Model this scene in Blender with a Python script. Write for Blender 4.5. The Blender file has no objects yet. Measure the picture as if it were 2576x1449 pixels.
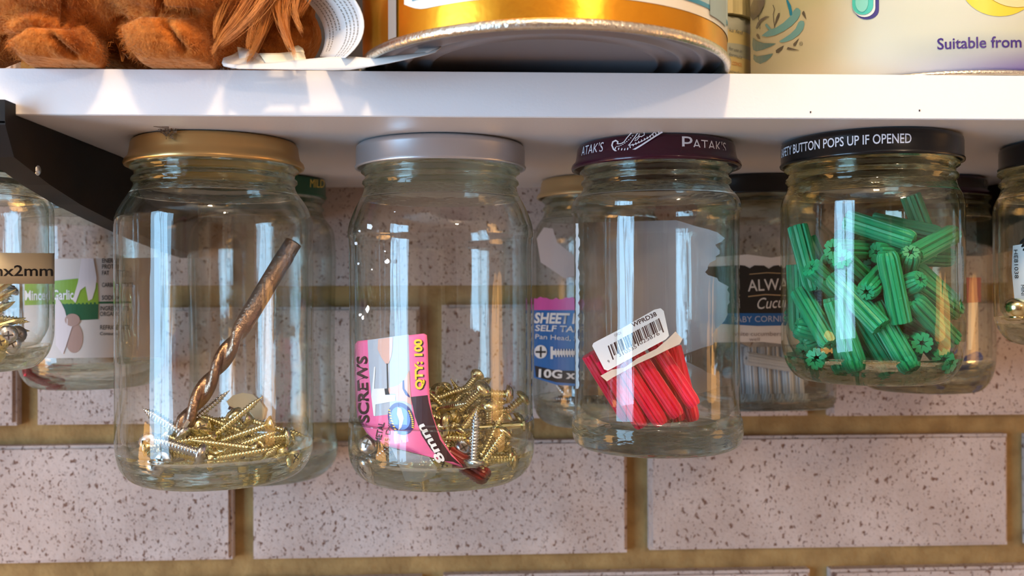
import bpy, bmesh, math, random
import numpy as np
from mathutils import Vector, Matrix
random.seed(7)
C = bpy.context.scene.collection
sc = bpy.context.scene

# ------------------------------------------------------------------ camera, light, exposure
CZ = 1.5                                   # eye height above the room floor
YAW, PITCH, ROLL, FPX = math.radians(2.9), math.radians(.25), math.radians(.25), 2400.0
r0 = Vector((math.cos(YAW), -math.sin(YAW), 0))
f0 = Vector((math.sin(YAW)*math.cos(PITCH), math.cos(YAW)*math.cos(PITCH), math.sin(PITCH)))
u0 = r0.cross(f0)
RR = r0*math.cos(ROLL) - u0*math.sin(ROLL)
UU = u0*math.cos(ROLL) + r0*math.sin(ROLL)
cam = bpy.data.cameras.new('camera'); co = bpy.data.objects.new('camera', cam); C.objects.link(co)
cam.sensor_width = 36; cam.lens = FPX/2576*36; cam.clip_start = .01
m3 = Matrix((RR, UU, -f0)).transposed()
co.matrix_world = Matrix.Translation((0, 0, CZ)) @ m3.to_4x4()
cam.dof.use_dof = True; cam.dof.focus_distance = .352; cam.dof.aperture_fstop = 15
sc.camera = co

WORLD_STRENGTH, LAMP_W, FAR_FILL_W = 6.3, 16.0, 9.0
w = bpy.data.worlds.new('world'); sc.world = w; w.use_nodes = True
bg = w.node_tree.nodes['Background']; bg.inputs[0].default_value = (.40, .69, 1.0, 1); bg.inputs[1].default_value = WORLD_STRENGTH

def light(name, kind, loc, power, col, size=.1, sy=None, rot=None):
    l = bpy.data.lights.new(name, kind); l.energy = power; l.color = col
    o = bpy.data.objects.new(name, l); C.objects.link(o); o.location = loc
    if kind == 'AREA':
        l.size = size
        if sy: l.shape = 'RECTANGLE'; l.size_y = sy
    elif kind in ('POINT', 'SPOT'): l.shadow_soft_size = size
    if rot is not None: o.rotation_euler = rot
    return o
light('ceiling_lamp_light', 'POINT', (-.02, -.42, CZ+.93), LAMP_W, (1, .70, .40), .045)
light('left_warm_fill', 'POINT', (-.66, .22, CZ-.24), 1.9, (1, .48, .14), .10)  # added warm fill without a fixture, tints the left of the wall
light('right_warm_fill', 'POINT', (.80, .16, CZ-.10), 1.3, (1, .46, .12), .12)  # added warm fill without a fixture, for the right of the wall
light('far_fill', 'POINT', (.75, -1.5, CZ+.75), FAR_FILL_W, (1, .74, .50), .06)  # added fill with no fixture, brightens the room by bounce
# daylight portal in the window opening of the left wall
WX, WY0, WY1, WZ0, WZ1 = -1.35, -1.20, -.24, .86, 2.12
p = light('window_portal', 'AREA', (WX-.02, (WY0+WY1)/2, (WZ0+WZ1)/2), 1, (1, 1, 1), WY1-WY0, WZ1-WZ0)
p.rotation_euler = (math.pi/2, 0, -math.pi/2); p.data.cycles.is_portal = True
sc.view_settings.view_transform = 'Standard'; sc.view_settings.look = 'None'
sc.view_settings.gamma = 1; sc.view_settings.use_curve_mapping = False
sc.view_settings.exposure = 1.25
cy = sc.cycles
cy.max_bounces = 18; cy.transmission_bounces = 14; cy.glossy_bounces = 5; cy.diffuse_bounces = 4
cy.transparent_max_bounces = 40; cy.caustics_reflective = False; cy.caustics_refractive = False
cy.sample_clamp_indirect = 4; cy.use_adaptive_sampling = False

# ------------------------------------------------------------------ helpers
def ray(px, py): return f0 + RR*((px-1288)/FPX) - UU*((py-724.5)/FPX)
def atY(px, py, Y):
    d = ray(px, py); v = d*(Y/d.y); v.z += CZ; return v
def atX(px, py, X):
    d = ray(px, py); v = d*(X/d.x); v.z += CZ; return v
def onplane(Y): return lambda x, y: atY(x, y, Y)
def oncyl(cx, cyy, r, far=False):
    """the point where the line of sight of a pixel meets an upright cylinder"""
    def f(px, py):
        d = ray(px, py); a = d.x*d.x+d.y*d.y; b = d.x*cx+d.y*cyy; c = cx*cx+cyy*cyy-r*r
        q = b*b-a*c
        t = (b + (1 if far else -1)*math.sqrt(max(q, 0)))/a
        v = d*t; v.z += CZ; return v
    return f

def new_mesh(name, verts, faces, mat=None, parent=None, smooth=False, mats=None, fm=None):
    me = bpy.data.meshes.new(name); me.from_pydata([tuple(v) for v in verts], [], faces); me.update()
    for m in (mats or ([mat] if mat else [])): me.materials.append(m)
    if fm is not None: me.polygons.foreach_set('material_index', fm)
    if smooth: me.polygons.foreach_set('use_smooth', [True]*len(me.polygons))
    o = bpy.data.objects.new(name, me); C.objects.link(o)
    if parent is not None: adopt(o, parent)
    return o
def adopt(o, parent):
    o.parent = parent
    o.matrix_parent_inverse = parent_matrix(parent).inverted()
def parent_matrix(p):
    return (parent_matrix(p.parent) @ p.matrix_parent_inverse @ p.matrix_basis) if p.parent else p.matrix_basis.copy()
def tag(o, label, cat, group=None, kind=None):
    o['label'] = label; o['category'] = cat
    if group: o['group'] = group
    if kind: o['kind'] = kind
    return o
def thing(name, label, cat, loc, group=None):
    o = bpy.data.objects.new(name, None); C.objects.link(o); o.location = loc; o.empty_display_size = .01
    return tag(o, label, cat, group)

def box(name, lo, hi, mat, parent=None, bev=0):
    bm = bmesh.new(); bmesh.ops.create_cube(bm, size=1)
    for v in bm.verts: v.co = Vector([lo[i]+(v.co[i]+.5)*(hi[i]-lo[i]) for i in range(3)])
    if bev: bmesh.ops.bevel(bm, geom=bm.edges[:], offset=bev, segments=2, affect='EDGES', profile=.6)
    me = bpy.data.meshes.new(name); bm.to_mesh(me); bm.free(); me.materials.append(mat)
    o = bpy.data.objects.new(name, me); C.objects.link(o)
    if parent is not None: adopt(o, parent)
    return o

def nodes(mat):
    mat.use_nodes = True; nt = mat.node_tree; return nt, nt.nodes, nt.links
def M(name, col, rough=.5, metal=0, spec=.5, bump=0, bscale=300, var=0, vscale=60, col2=None, coat=0, sheen=0, trans=0, alpha=1, thresh=None):
    m = bpy.data.materials.new(name); nt, N, L = nodes(m); b = N['Principled BSDF']
    b.inputs['Base Color'].default_value = (*col, 1); b.inputs['Roughness'].default_value = rough
    b.inputs['Metallic'].default_value = metal; b.inputs['Specular IOR Level'].default_value = spec
    b.inputs['Coat Weight'].default_value = coat; b.inputs['Sheen Weight'].default_value = sheen
    b.inputs['Transmission Weight'].default_value = trans; b.inputs['Alpha'].default_value = alpha
    g = N.new('ShaderNodeNewGeometry')
    if bump:
        n = N.new('ShaderNodeTexNoise'); n.inputs['Scale'].default_value = bscale; n.inputs['Detail'].default_value = 4
        L.new(g.outputs['Position'], n.inputs['Vector'])
        bp = N.new('ShaderNodeBump'); bp.inputs['Strength'].default_value = bump; bp.inputs['Distance'].default_value = .001
        L.new(n.outputs['Fac'], bp.inputs['Height']); L.new(bp.outputs['Normal'], b.inputs['Normal'])
    if col2:
        n = N.new('ShaderNodeTexNoise'); n.inputs['Scale'].default_value = vscale; n.inputs['Detail'].default_value = 5
        L.new(g.outputs['Position'], n.inputs['Vector'])
        r = N.new('ShaderNodeValToRGB'); t = thresh or (.35, .65)
        r.color_ramp.elements[0].position = t[0]; r.color_ramp.elements[1].position = t[1]
        r.color_ramp.elements[0].color = (*col, 1); r.color_ramp.elements[1].color = (*col2, 1)
        L.new(n.outputs['Fac'], r.inputs['Fac']); L.new(r.outputs['Color'], b.inputs['Base Color'])
    return m

# ------------------------------------------------------------------ materials
def glass_wall(name, tint, edge, k=1.0, rough=0.0):
    """thin wall of a jar: mostly clear, mirror-like towards the silhouette, tinted where the eye looks along the glass"""
    m = bpy.data.materials.new(name); nt, N, L = nodes(m); N.remove(N['Principled BSDF'])
    lw = N.new('ShaderNodeLayerWeight'); lw.inputs['Blend'].default_value = .5
    g = N.new('ShaderNodeNewGeometry')
    # faint vertical ripple of pressed glass
    mp = N.new('ShaderNodeMapping'); mp.inputs['Scale'].default_value = (260, 260, 14)
    L.new(g.outputs['Position'], mp.inputs['Vector'])
    n = N.new('ShaderNodeTexNoise'); n.inputs['Scale'].default_value = 1; n.inputs['Detail'].default_value = 2; L.new(mp.outputs[0], n.inputs['Vector'])
    bp = N.new('ShaderNodeBump'); bp.inputs['Strength'].default_value = .10; bp.inputs['Distance'].default_value = .0015
    L.new(n.outputs['Fac'], bp.inputs['Height'])
    p5 = N.new('ShaderNodeMath'); p5.operation = 'POWER'; p5.inputs[1].default_value = 4.2
    L.new(lw.outputs['Facing'], p5.inputs[0])
    ma = N.new('ShaderNodeMath'); ma.operation = 'MULTIPLY_ADD'; ma.inputs[1].default_value = .85; ma.inputs[2].default_value = .034*k
    L.new(p5.outputs[0], ma.inputs[0])
    p3 = N.new('ShaderNodeMath'); p3.operation = 'POWER'; p3.inputs[1].default_value = 3.5
    L.new(lw.outputs['Facing'], p3.inputs[0])
    mc = N.new('ShaderNodeMix'); mc.data_type = 'RGBA'; mc.inputs['A'].default_value = (*tint, 1); mc.inputs['B'].default_value = (*edge, 1)
    L.new(p3.outputs[0], mc.inputs['Factor'])
    tr = N.new('ShaderNodeBsdfTransparent'); L.new(mc.outputs['Result'], tr.inputs['Color'])
    gl = N.new('ShaderNodeBsdfGlossy'); gl.inputs['Roughness'].default_value = rough; gl.inputs['Color'].default_value = (.95, .97, .95, 1)
    L.new(bp.outputs['Normal'], gl.inputs['Normal'])
    mx = N.new('ShaderNodeMixShader'); L.new(ma.outputs[0], mx.inputs[0]); L.new(tr.outputs[0], mx.inputs[1]); L.new(gl.outputs[0], mx.inputs[2])
    L.new(mx.outputs[0], N['Material Output'].inputs['Surface'])
    return m
def glass_thick(name, col, clear=.35, ior=1.45):
    m = bpy.data.materials.new(name); nt, N, L = nodes(m); N.remove(N['Principled BSDF'])
    g = N.new('ShaderNodeNewGeometry')
    mp = N.new('ShaderNodeMapping'); mp.inputs['Scale'].default_value = (90, 90, 420); L.new(g.outputs['Position'], mp.inputs['Vector'])
    n = N.new('ShaderNodeTexNoise'); n.inputs['Scale'].default_value = 1; n.inputs['Detail'].default_value = 2; L.new(mp.outputs[0], n.inputs['Vector'])
    bp = N.new('ShaderNodeBump'); bp.inputs['Strength'].default_value = .35; bp.inputs['Distance'].default_value = .0012
    L.new(n.outputs['Fac'], bp.inputs['Height'])
    gb = N.new('ShaderNodeBsdfGlass'); gb.inputs['IOR'].default_value = ior; gb.inputs['Color'].default_value = (*col, 1); gb.inputs['Roughness'].default_value = 0
    L.new(bp.outputs['Normal'], gb.inputs['Normal'])
    tr = N.new('ShaderNodeBsdfTransparent'); tr.inputs['Color'].default_value = (*[c*.98 for c in col], 1)
    mx = N.new('ShaderNodeMixShader'); mx.inputs[0].default_value = clear; L.new(gb.outputs[0], mx.inputs[1]); L.new(tr.outputs[0], mx.inputs[2])
    L.new(mx.outputs[0], N['Material Output'].inputs['Surface'])
    return m
GW = glass_wall('clear_jar_glass', (.985, .99, .985), (.50, .56, .48))
GT = glass_thick('thick_jar_glass', (.925, .955, .91), .22)
GWY = glass_wall('yellowish_jar_glass', (.98, .985, .95), (.50, .52, .32))
GTY = glass_thick('thick_yellowish_glass', (.925, .935, .83), .22)
FILM = glass_wall('clear_film', (.95, .95, .95), (.7, .7, .7), 2.4, .06)

def brick_mat():
    m = bpy.data.materials.new('speckled_brick'); nt, N, L = nodes(m); b = N['Principled BSDF']; b.inputs['Roughness'].default_value = .8
    b.inputs['Specular IOR Level'].default_value = .25
    g = N.new('ShaderNodeNewGeometry')
    def noise(sc_, det=2, stretch=(1, 1, 1), rough=.5):
        mp = N.new('ShaderNodeMapping'); mp.inputs['Scale'].default_value = stretch; L.new(g.outputs['Position'], mp.inputs['Vector'])
        n = N.new('ShaderNodeTexNoise'); n.inputs['Scale'].default_value = sc_; n.inputs['Detail'].default_value = det; n.inputs['Roughness'].default_value = rough
        L.new(mp.outputs[0], n.inputs['Vector']); return n.outputs['Fac']
    def ramp(fac, a, b_, c0, c1):
        r = N.new('ShaderNodeValToRGB'); r.color_ramp.elements[0].position = a; r.color_ramp.elements[1].position = b_
        r.color_ramp.elements[0].color = c0; r.color_ramp.elements[1].color = c1; L.new(fac, r.inputs['Fac']); return r.outputs['Color']
    base = ramp(noise(26, 4), .3, .7, (.47, .375, .33, 1), (.60, .50, .455, 1))
    s1 = ramp(noise(400, 3, (1, 1, .75), .55), .600, .665, (0, 0, 0, 1), (1, 1, 1, 1))
    s2 = ramp(noise(760, 2, (1, 1, .8)), .62, .72, (0, 0, 0, 1), (.8, .8, .8, 1))
    mxs = N.new('ShaderNodeMath'); mxs.operation = 'MAXIMUM'; L.new(s1, mxs.inputs[0]); L.new(s2, mxs.inputs[1])
    mx = N.new('ShaderNodeMix'); mx.data_type = 'RGBA'; L.new(mxs.outputs[0], mx.inputs['Factor']); L.new(base, mx.inputs['A']); mx.inputs['B'].default_value = (.20, .11, .08, 1)
    L.new(mx.outputs['Result'], b.inputs['Base Color'])
    bp = N.new('ShaderNodeBump'); bp.inputs['Strength'].default_value = .6; bp.inputs['Distance'].default_value = .0008
    sub = N.new('ShaderNodeMath'); sub.operation = 'SUBTRACT'; L.new(noise(420, 4), sub.inputs[0]); L.new(mxs.outputs[0], sub.inputs[1])
    L.new(sub.outputs[0], bp.inputs['Height']); L.new(bp.outputs['Normal'], b.inputs['Normal'])
    return m
BRICK = brick_mat()
MORTAR = M('mortar', (.40, .26, .10), .95, bump=.9, bscale=250, col2=(.26, .155, .055), vscale=55)
SHELF = M('white_melamine', (.80, .79, .80), .38, bump=.06, bscale=900)
DARKBR = M('dark_bracket_paint', (.005, .004, .004), .6, spec=.25, col2=(.014, .008, .004), vscale=40)
GOLD = M('brass_metal', (.82, .75, .42), .20, 1, bump=.05, col2=(.74, .64, .33), vscale=120)
ZINC = M('zinc_metal', (.66, .68, .70), .25, 1)
STEEL = M('dark_steel', (.25, .24, .25), .35, 1)
BRONZE = M('drill_bronze', (.36, .22, .14), .34, 1, bump=.5, bscale=500, col2=(.22, .16, .13), vscale=45)
GREENP = M('green_plastic', (.008, .30, .135), .42, spec=.35)
REDP = M('red_plastic', (.86, .008, .055), .32, coat=.3)
BLUEP = M('blue_plastic', (.05, .10, .55), .4)
WHITEP = M('milky_plastic', (.62, .66, .70), .4)
WHITE = M('white_paper', (.80, .78, .76), .6)
CREAM = M('cream_paper', (.78, .70, .52), .6)
BLACK = M('black_ink', (.012, .010, .010), .5)
NAVY = M('navy_ink', (.035, .012, .16), .4)
DBROWN = M('dark_brown_print', (.045, .016, .018), .4)
PINK = M('pink_card', (.86, .16, .34), .35)
MAGENTA = M('magenta_print', (.62, .09, .36), .4)
BLUE = M('blue_print', (.02, .14, .42), .4)
GREY = M('grey_print', (.42, .46, .52), .4)
SKIN = M('skin_tone_print', (.66, .40, .33), .5)
YELLOW = M('yellow_print', (.90, .60, .03), .4)
LGREEN = M('leaf_green_print', (.22, .38, .03), .5)
DGREEN = M('dark_green_print', (.010, .10, .035), .5)
TRANSW = M('label_residue', (.54, .46, .44), .8, alpha=.85)
TAN = M('tan_label_back', (.55, .38, .20), .7)

# ------------------------------------------------------------------ the setting
ZB, ZT, SF, WALLY = CZ+.0587, CZ+.0741, .32, .535     # shelf underside, top, front edge, brick face
def struct(o, **k):
    o['kind'] = 'structure'; return o
XL, XR, YR = -1.35, 1.8, -2.5
CEIL = M('white_ceiling', (.80, .78, .75), .9); PAINT = M('tan_wall_paint', (.60, .50, .42), .8)
WOOD = M('brown_timber', (.16, .075, .03), .45, col2=(.27, .13, .05), vscale=9)
struct(box('floor', (XL, YR, -.05), (XR, .6, 0), M('tiled_floor', (.45, .36, .30), .5)))
struct(box('ceiling', (XL, YR, 2.5), (XR, .6, 2.55), CEIL))
struct(box('wall_right', (XR, YR, 0), (XR+.05, .6, 2.5), PAINT))
struct(box('wall_rear', (XL, YR-.05, 0), (XR, YR, 2.5), PAINT))
wl = struct(box('wall_left', (XL-.05, YR, 0), (XL, WY0, 2.5), PAINT))
for lo, hi in (((XL-.05, WY1, 0), (XL, .6, 2.5)), ((XL-.05, WY0, 0), (XL, WY1, WZ0)), ((XL-.05, WY0, WZ1), (XL, WY1, 2.5))):
    box('wall_segment', lo, hi, PAINT, wl)
wf = struct(box('window_1', (XL-.03, WY0, WZ0), (XL, WY0+.03, WZ1), WHITE))
for lo, hi in (((XL-.03, WY1-.03, WZ0), (XL, WY1, WZ1)), ((XL-.03, WY0, WZ0), (XL, WY1, WZ0+.03)), ((XL-.03, WY0, WZ1-.03), (XL, WY1, WZ1)), ((XL-.03, -.735, WZ0), (XL, -.705, WZ1))):
    box('window_frame', lo, hi, WHITE, wf)
d = struct(box('door_1', (.25, YR, 0), (1.05, YR+.04, 2.05), WOOD))
for lo, hi in (((.18, YR, 0), (.25, YR+.05, 2.12)), ((1.05, YR, 0), (1.12, YR+.05, 2.12)), ((.18, YR, 2.05), (1.12, YR+.05, 2.12))):
    box('door_frame', lo, hi, WHITE, d)
struct(box('unseen_cupboard', (-.95, YR, 0), (.05, YR+.35, 2.2), WOOD))  # unseen cupboard block, added as something brown for the jars to reflect
struct(box('unseen_curtain', (-1.25, YR, 0), (-1.0, YR+.2, 1.9), M('muted_red_cloth', (.30, .03, .02), .5)))  # unseen curtain block, added as something red for the jars to reflect

wall = struct(box('wall_back', (XL, WALLY+.0075, 0), (XR, WALLY+.06, 2.5), MORTAR))
PZ = .0757; ZJ = CZ-.0774                     # centre of the bed joint seen below the jars
XJ = atY(610, 1250, WALLY).x; PX = atY(1608, 1250, WALLY).x - XJ
jz, jx = .0116, .0124
bi = 0
bmeshes = []
def brick(x0, x1, z0, z1):
    bm = bmesh.new(); bmesh.ops.create_cube(bm, size=1)
    for v in bm.verts: v.co = Vector((v.co.x*(x1-x0), v.co.y*.013, v.co.z*(z1-z0)))
    fr = [e for e in bm.edges if all(v.co.y < 0 for v in e.verts)]
    bmesh.ops.bevel(bm, geom=fr, offset=.0018, segments=2, affect='EDGES')
    me = bpy.data.meshes.new('brick'); bm.to_mesh(me); bm.free(); me.materials.append(BRICK)
    return me
BM = brick(0, PX-jx, 0, PZ-jz)
for row in range(-4, 5):
    zc = ZJ - PZ/2 + row*PZ
    off = 0 if row % 2 == 0 else PX*.472
    for k in range(-4, 4):
        x = XJ + off + k*PX + PX/2
        o = bpy.data.objects.new('brick', BM); C.objects.link(o)
        o.location = (x + random.uniform(-.0006, .0006), WALLY+.0065+random.uniform(-.0006, .0006), zc+random.uniform(-.0004, .0004))
        o.rotation_euler = (0, random.uniform(-.003, .003), random.uniform(-.002, .002)); adopt(o, wall)

shelf = thing('shelf', 'long white laminate shelf board with jars hung beneath it', 'shelf', (0, SF, ZB))
sb = box('board', (-1.2, SF, ZB), (1.2, WALLY+.0002, ZT), SHELF, shelf, .0004)
box('edge_strip', (-1.2, SF-.0004, ZB+.0003), (1.2, SF, ZT-.0003), M('edge_banding', (.81, .79, .80), .35, bump=.05, bscale=900), shelf)
for px, py in ((2039, 282), (2313, 278)):
    q = atY(px, py, SF-.0005); box('chip', (q.x-.0002, SF-.0006, q.z-.0003), (q.x+.0002, SF-.0004, q.z+.0003), BLACK, shelf)

def bracket(xc, label):
    prof = [(.312, .0035), (.312, -.004), (.318, -.0135), (.345, -.0195), (.372, -.0240), (.402, -.0275), (.45, -.0325), (.50, -.0365), (WALLY-.0008, -.0385),
            (WALLY-.0008, -.0002), (SF-.0006, -.0002), (SF-.0006, .0035)]
    n = len(prof); V = [(xc-.0015, y, ZB+z) for y, z in prof] + [(xc+.0015, y, ZB+z) for y, z in prof]
    F = [tuple(range(n)), tuple(range(2*n-1, n-1, -1))] + [(i, i+n, (i+1) % n+n, (i+1) % n) for i in range(n)]
    t = thing('shelf_bracket', label, 'bracket', (xc, WALLY, ZB-.0385))
    new_mesh('web', V, F, DARKBR, t)
    pts = prof[1:9]; V = []; F = []
    for y, z in pts:
        for dx in (-.008, .0016):
            for dz in (0, .0012): V.append((xc+dx, y, ZB+z+dz-.0006))
    for i in range(len(pts)-1):
        a = i*4; b = a+4
        F += [(a, b, b+2, a+2), (a+1, a+3, b+3, b+1), (a, a+1, b+1, b), (a+2, b+2, b+3, a+3)]
    F += [(0, 2, 3, 1), (len(V)-4, len(V)-3, len(V)-1, len(V)-2)]
    new_mesh('flange', V, F, DARKBR, t)
    q = atX(95, 433, xc+.002) if xc < 0 else None
    if q:  # bright bead added in place of a small hole with light in it
        bm = bmesh.new(); bmesh.ops.create_uvsphere(bm, u_segments=14, v_segments=7, radius=.0018)
        for v in bm.verts: v.co.x *= .5; v.co += q + Vector((0, 0, .0006))
        me = bpy.data.meshes.new('lit_hole_bead'); bm.to_mesh(me); bm.free(); me.materials.append(ZINC)
        o = bpy.data.objects.new('lit_hole_bead', me); C.objects.link(o); adopt(o, t); o['label'] = 'small shiny bead standing in for a lit hole'
    return t
XBL = atY(30, 285, .32).x; XBR = .296
bracket(XBL, 'dark brown sloping shelf bracket between the first two front jars')
bracket(XBR, 'black shelf bracket in shadow behind the jar cut off by the right border')

# ------------------------------------------------------------------ lathes, screws, plugs
def lathe(prof, X, Y, name, mats, parent, fm=None, seg=96, smooth=True, wob=0):
    V, F, mi = [], [], []
    for i, (z, r) in enumerate(prof):
        if r < 1e-6: V.append((X, Y, z)); continue
        for k in range(seg):
            a = 2*math.pi*k/seg; V.append((X+r*math.cos(a), Y+r*math.sin(a), z))
    idx = []; c = 0
    for z, r in prof:
        if r < 1e-6: idx.append((c, 1)); c += 1
        else: idx.append((c, seg)); c += seg
    for i in range(len(prof)-1):
        (a, na), (b, nb) = idx[i], idx[i+1]
        for k in range(seg):
            k2 = (k+1) % seg
            if na == 1 and nb == 1: continue
            if na == 1: F.append((a, b+k2, b+k))
            elif nb == 1: F.append((a+k, a+k2, b))
            else: F.append((a+k, a+k2, b+k2, b+k))
            mi.append(fm[i] if fm else 0)
    return new_mesh(name, V, F, parent=parent, smooth=smooth, mats=mats, fm=mi)
def smoothprof(pts, n=3):
    """Catmull-Rom through (z, r) points"""
    P = [pts[0]]+list(pts)+[pts[-1]]; out = []
    for i in range(1, len(P)-2):
        for k in range(n):
            t = k/n; q = []
            for j in (0, 1):
                a, b, c_, d_ = P[i-1][j], P[i][j], P[i+1][j], P[i+2][j]
                q.append(.5*((2*b)+(c_-a)*t+(2*a-5*b+4*c_-d_)*t*t+(3*b-a-3*c_+d_)*t**3))
            out.append((q[0], max(q[1], 0)))
    out.append(pts[-1]); return out

LIDH = .0095
def lid_profile(kind):
    if kind == 'straight': return [(.0000, 0), (.0002, .0310), (.0003, .0322), (.0012, .0333), (.0025, .0335), (.0082, .0335), (.0090, .0340), (.0097, .0338), (.0098, .0330), (.0092, .0327), (.0030, .0326), (.0020, .0320), (.0018, 0)]
    return [(.0000, 0), (.0001, .0296), (.0006, .0306), (.0018, .0312), (.0050, .0316), (.0068, .0321), (.0080, .0333), (.0092, .0337), (.0100, .0334), (.0100, .0325), (.0088, .0322), (.0030, .0308), (.0018, .0300), (.0016, 0)]
JARS = {}
def jar(key, name, label, X, Y, lidkind, lidmat, body, thick, floor_t, gw=GW, gt=GT, neck_end=.0215, heel=None, group=None, lidlabel=None, punt=.0022, sc_=1.0):
    """body: outer profile as (depth below the shelf, radius) from the neck down to the base"""
    H = body[-1][0]
    t = thing(name, label, 'jar', (X, Y, ZB-H), group)
    lp = [(ZB-.0001-z, r*sc_) for z, r in lid_profile(lidkind)]
    lid = lathe(lp, X, Y, 'lid', [lidmat], t)
    if lidlabel: lid['label'] = lidlabel
    nr = body[0][1]
    thr = [(.0022, nr-.0006), (.0095, nr-.0004), (.0103, nr+.0012), (.0114, nr+.0012), (.0124, nr-.0002), (.0138, nr-.0004), (.0148, nr+.0007), (.0158, nr+.0008), (.0168, nr-.0002)]
    outer = thr + smoothprof(body, 3)
    zb, rb = body[-1]
    outer += [(zb-.0004, rb-.0030), (zb-punt, rb-.0065), (zb-punt-.0004, 0)]
    fl = zb - floor_t
    ro = [(z, r) for z, r in outer if z < (heel or zb-.012)]
    inner = [(fl-.0002, 0), (fl, rb-.011), (fl-.0008, rb-.0062), (fl-.0035, ro[-1][1]-thick-.0030), (fl-.0075, ro[-1][1]-thick-.0006)]
    seen = [(z, r-thick) for z, r in ro if z < fl-.0095]
    k = max(1, 1)
    inner += [(z, r) for z, r in seen[::-1] if z > .0185]
    inner += [(.0165, nr-thick-.0004), (.0022, nr-thick-.0006), (.0021, nr-.0006)]
    prof = [(ZB-z, r) for z, r in outer+inner]
    hz = heel or zb-.012
    fm = []
    for i in range(len(prof)-1):
        z = ZB-(prof[i][0]+prof[i+1][0])/2
        fm.append(1 if (z < neck_end or z > hz) else 0)
    g = lathe(prof, X, Y, 'glass_vessel', [gw, gt], t, fm=fm)
    bm = bmesh.new(); bm.from_mesh(g.data); bmesh.ops.recalc_face_normals(bm, faces=bm.faces); bm.to_mesh(g.data); bm.free()
    JARS[key] = dict(t=t, X=X, Y=Y, H=H, floor=ZB-fl, rin=max(r for z, r in ro if z > .04)-thick, r=max(r for z, r in body), lid=lid, g=g)
    return JARS[key]

GOLDLID = M('gold_lid', (.62, .40, .16), .34, .85, bump=.05)
SILVERLID = M('silver_lid', (.60, .60, .63), .33, .8)
PURPLELID = M('dark_purple_lid', (.040, .004, .014), .2, .15, spec=.35, coat=.3)
BLACKLID = M('black_lid', (.006, .005, .005), .22, 0, spec=.3, coat=.2)
GREENLID = M('green_lid', (.005, .085, .035), .3)
PALEGOLD = M('pale_gold_lid', (.50, .36, .18), .4, .5)

B1 = [(.0180, .0302), (.0200, .0312), (.0235, .0338), (.0275, .0360), (.0310, .0368), (.040, .0369), (.075, .0369), (.112, .0369), (.1175, .0367), (.1230, .0356), (.1272, .0330), (.1292, .0300), (.1298, .0275)]
B2 = [(.0180, .0303), (.0205, .0312), (.0250, .0336), (.0295, .0355), (.0335, .0366), (.0370, .0368), (.0410, .0363), (.075, .0362), (.1060, .0362), (.1090, .0367), (.1200, .0368), (.1255, .0357), (.1295, .0332), (.1318, .0300), (.1324, .0280)]
B3 = [(.0175, .0290), (.0190, .0298), (.0215, .0322), (.0240, .0335), (.0275, .0337), (.0320, .0328), (.075, .0327), (.1060, .0327), (.1090, .0334), (.1120, .0339), (.1155, .0337), (.1185, .0326), (.1200, .0305), (.1205, .0290)]
B4 = [(.0180, .0310), (.0200, .0316), (.0225, .0329), (.0255, .0337), (.0300, .0338), (.055, .0338), (.0760, .0338), (.0820, .0334), (.0875, .0318), (.0915, .0290), (.0932, .0265), (.0936, .0250)]
jar('a', 'jar', 'front glass jar with a gold lid holding a large drill bit and screws', -.0959, .3757, 'flared', GOLDLID, B1, .0020, .0075, heel=.118)
jar('b', 'jar', 'front glass jar with a plain silver lid and a pink screw card inside', -.0089, .3814, 'straight', SILVERLID, B2, .0020, .0065, heel=.121)
jar('c', 'jar', 'front glass jar with a dark purple lid holding bagged red plugs', .0769, .3785, 'flared', PURPLELID, B3, .0020, .0098, heel=.110)
jar('d', 'jar', 'short front glass jar with a black lid full of green plugs', .1586, .3648, 'straight', BLACKLID, B4, .0020, .0060, gw=GWY, gt=GTY, heel=.083)
BL = [(z*.088/.0936 if z > .03 else z, r*1.065) for z, r in B4]
jar('e', 'jar', 'front jar of nails cut off by the left border, with a cream size label', atY(133, 700, .372).x-.0417, .3800, 'straight', BLACKLID, BL, .0020, .0060, heel=.078, sc_=.98)
BR = [(z*.081/.0936 if z > .03 else z, r*1.06) for z, r in B4]
jar('f', 'jar', 'front jar cut off by the right border, with a white sticker and brass piece', .2518, .3700, 'straight', BLACKLID, BR, .0020, .0060, gw=GWY, gt=GTY, heel=.070)
# back row, against the bricks
YB = .4970
def bx(px, y=700): return atY(px, y, YB).x
BB1 = [(z*1.176 if z > .03 else z, r) for z, r in B1]; BB1 = [(z, r + (.0010 if z > .132 and z < .146 else 0) - (.0008 if .05 < z < .13 else 0)) for z, r in BB1]
jar('g', 'jar', 'tall back jar with a green lid behind the gold-lidded jar', bx(662), YB, 'straight', GREENLID, BB1, .0020, .0060, heel=.138, sc_=.95)
BB2 = [(z*.98 if z > .03 else z, r*.955) for z, r in B1]
jar('h', 'jar', 'back jar with a pale gold lid and a blue sheet metal screws label', bx(1508), YB, 'flared', PALEGOLD, BB2, .0020, .0060, heel=.112, sc_=.97)
BB4 = [(z*1.19 if z > .03 else z, r*1.03) for z, r in B4]
jar('j', 'jar', 'back jar with a purple lid and blue plugs behind the green plug jar', bx(2322), YB, 'flared', PURPLELID, BB4, .0020, .0060, gw=GWY, gt=GTY, heel=.096, sc_=.98)
BB0 = [(z*1.125 if z > .03 else z, r*1.04) for z, r in B4]
jar('k', 'jar', 'back jar with a green and white garlic label behind the bracket', bx(232), YB, 'straight', BLACKLID, BB0, .0020, .0060, heel=.092)

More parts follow.
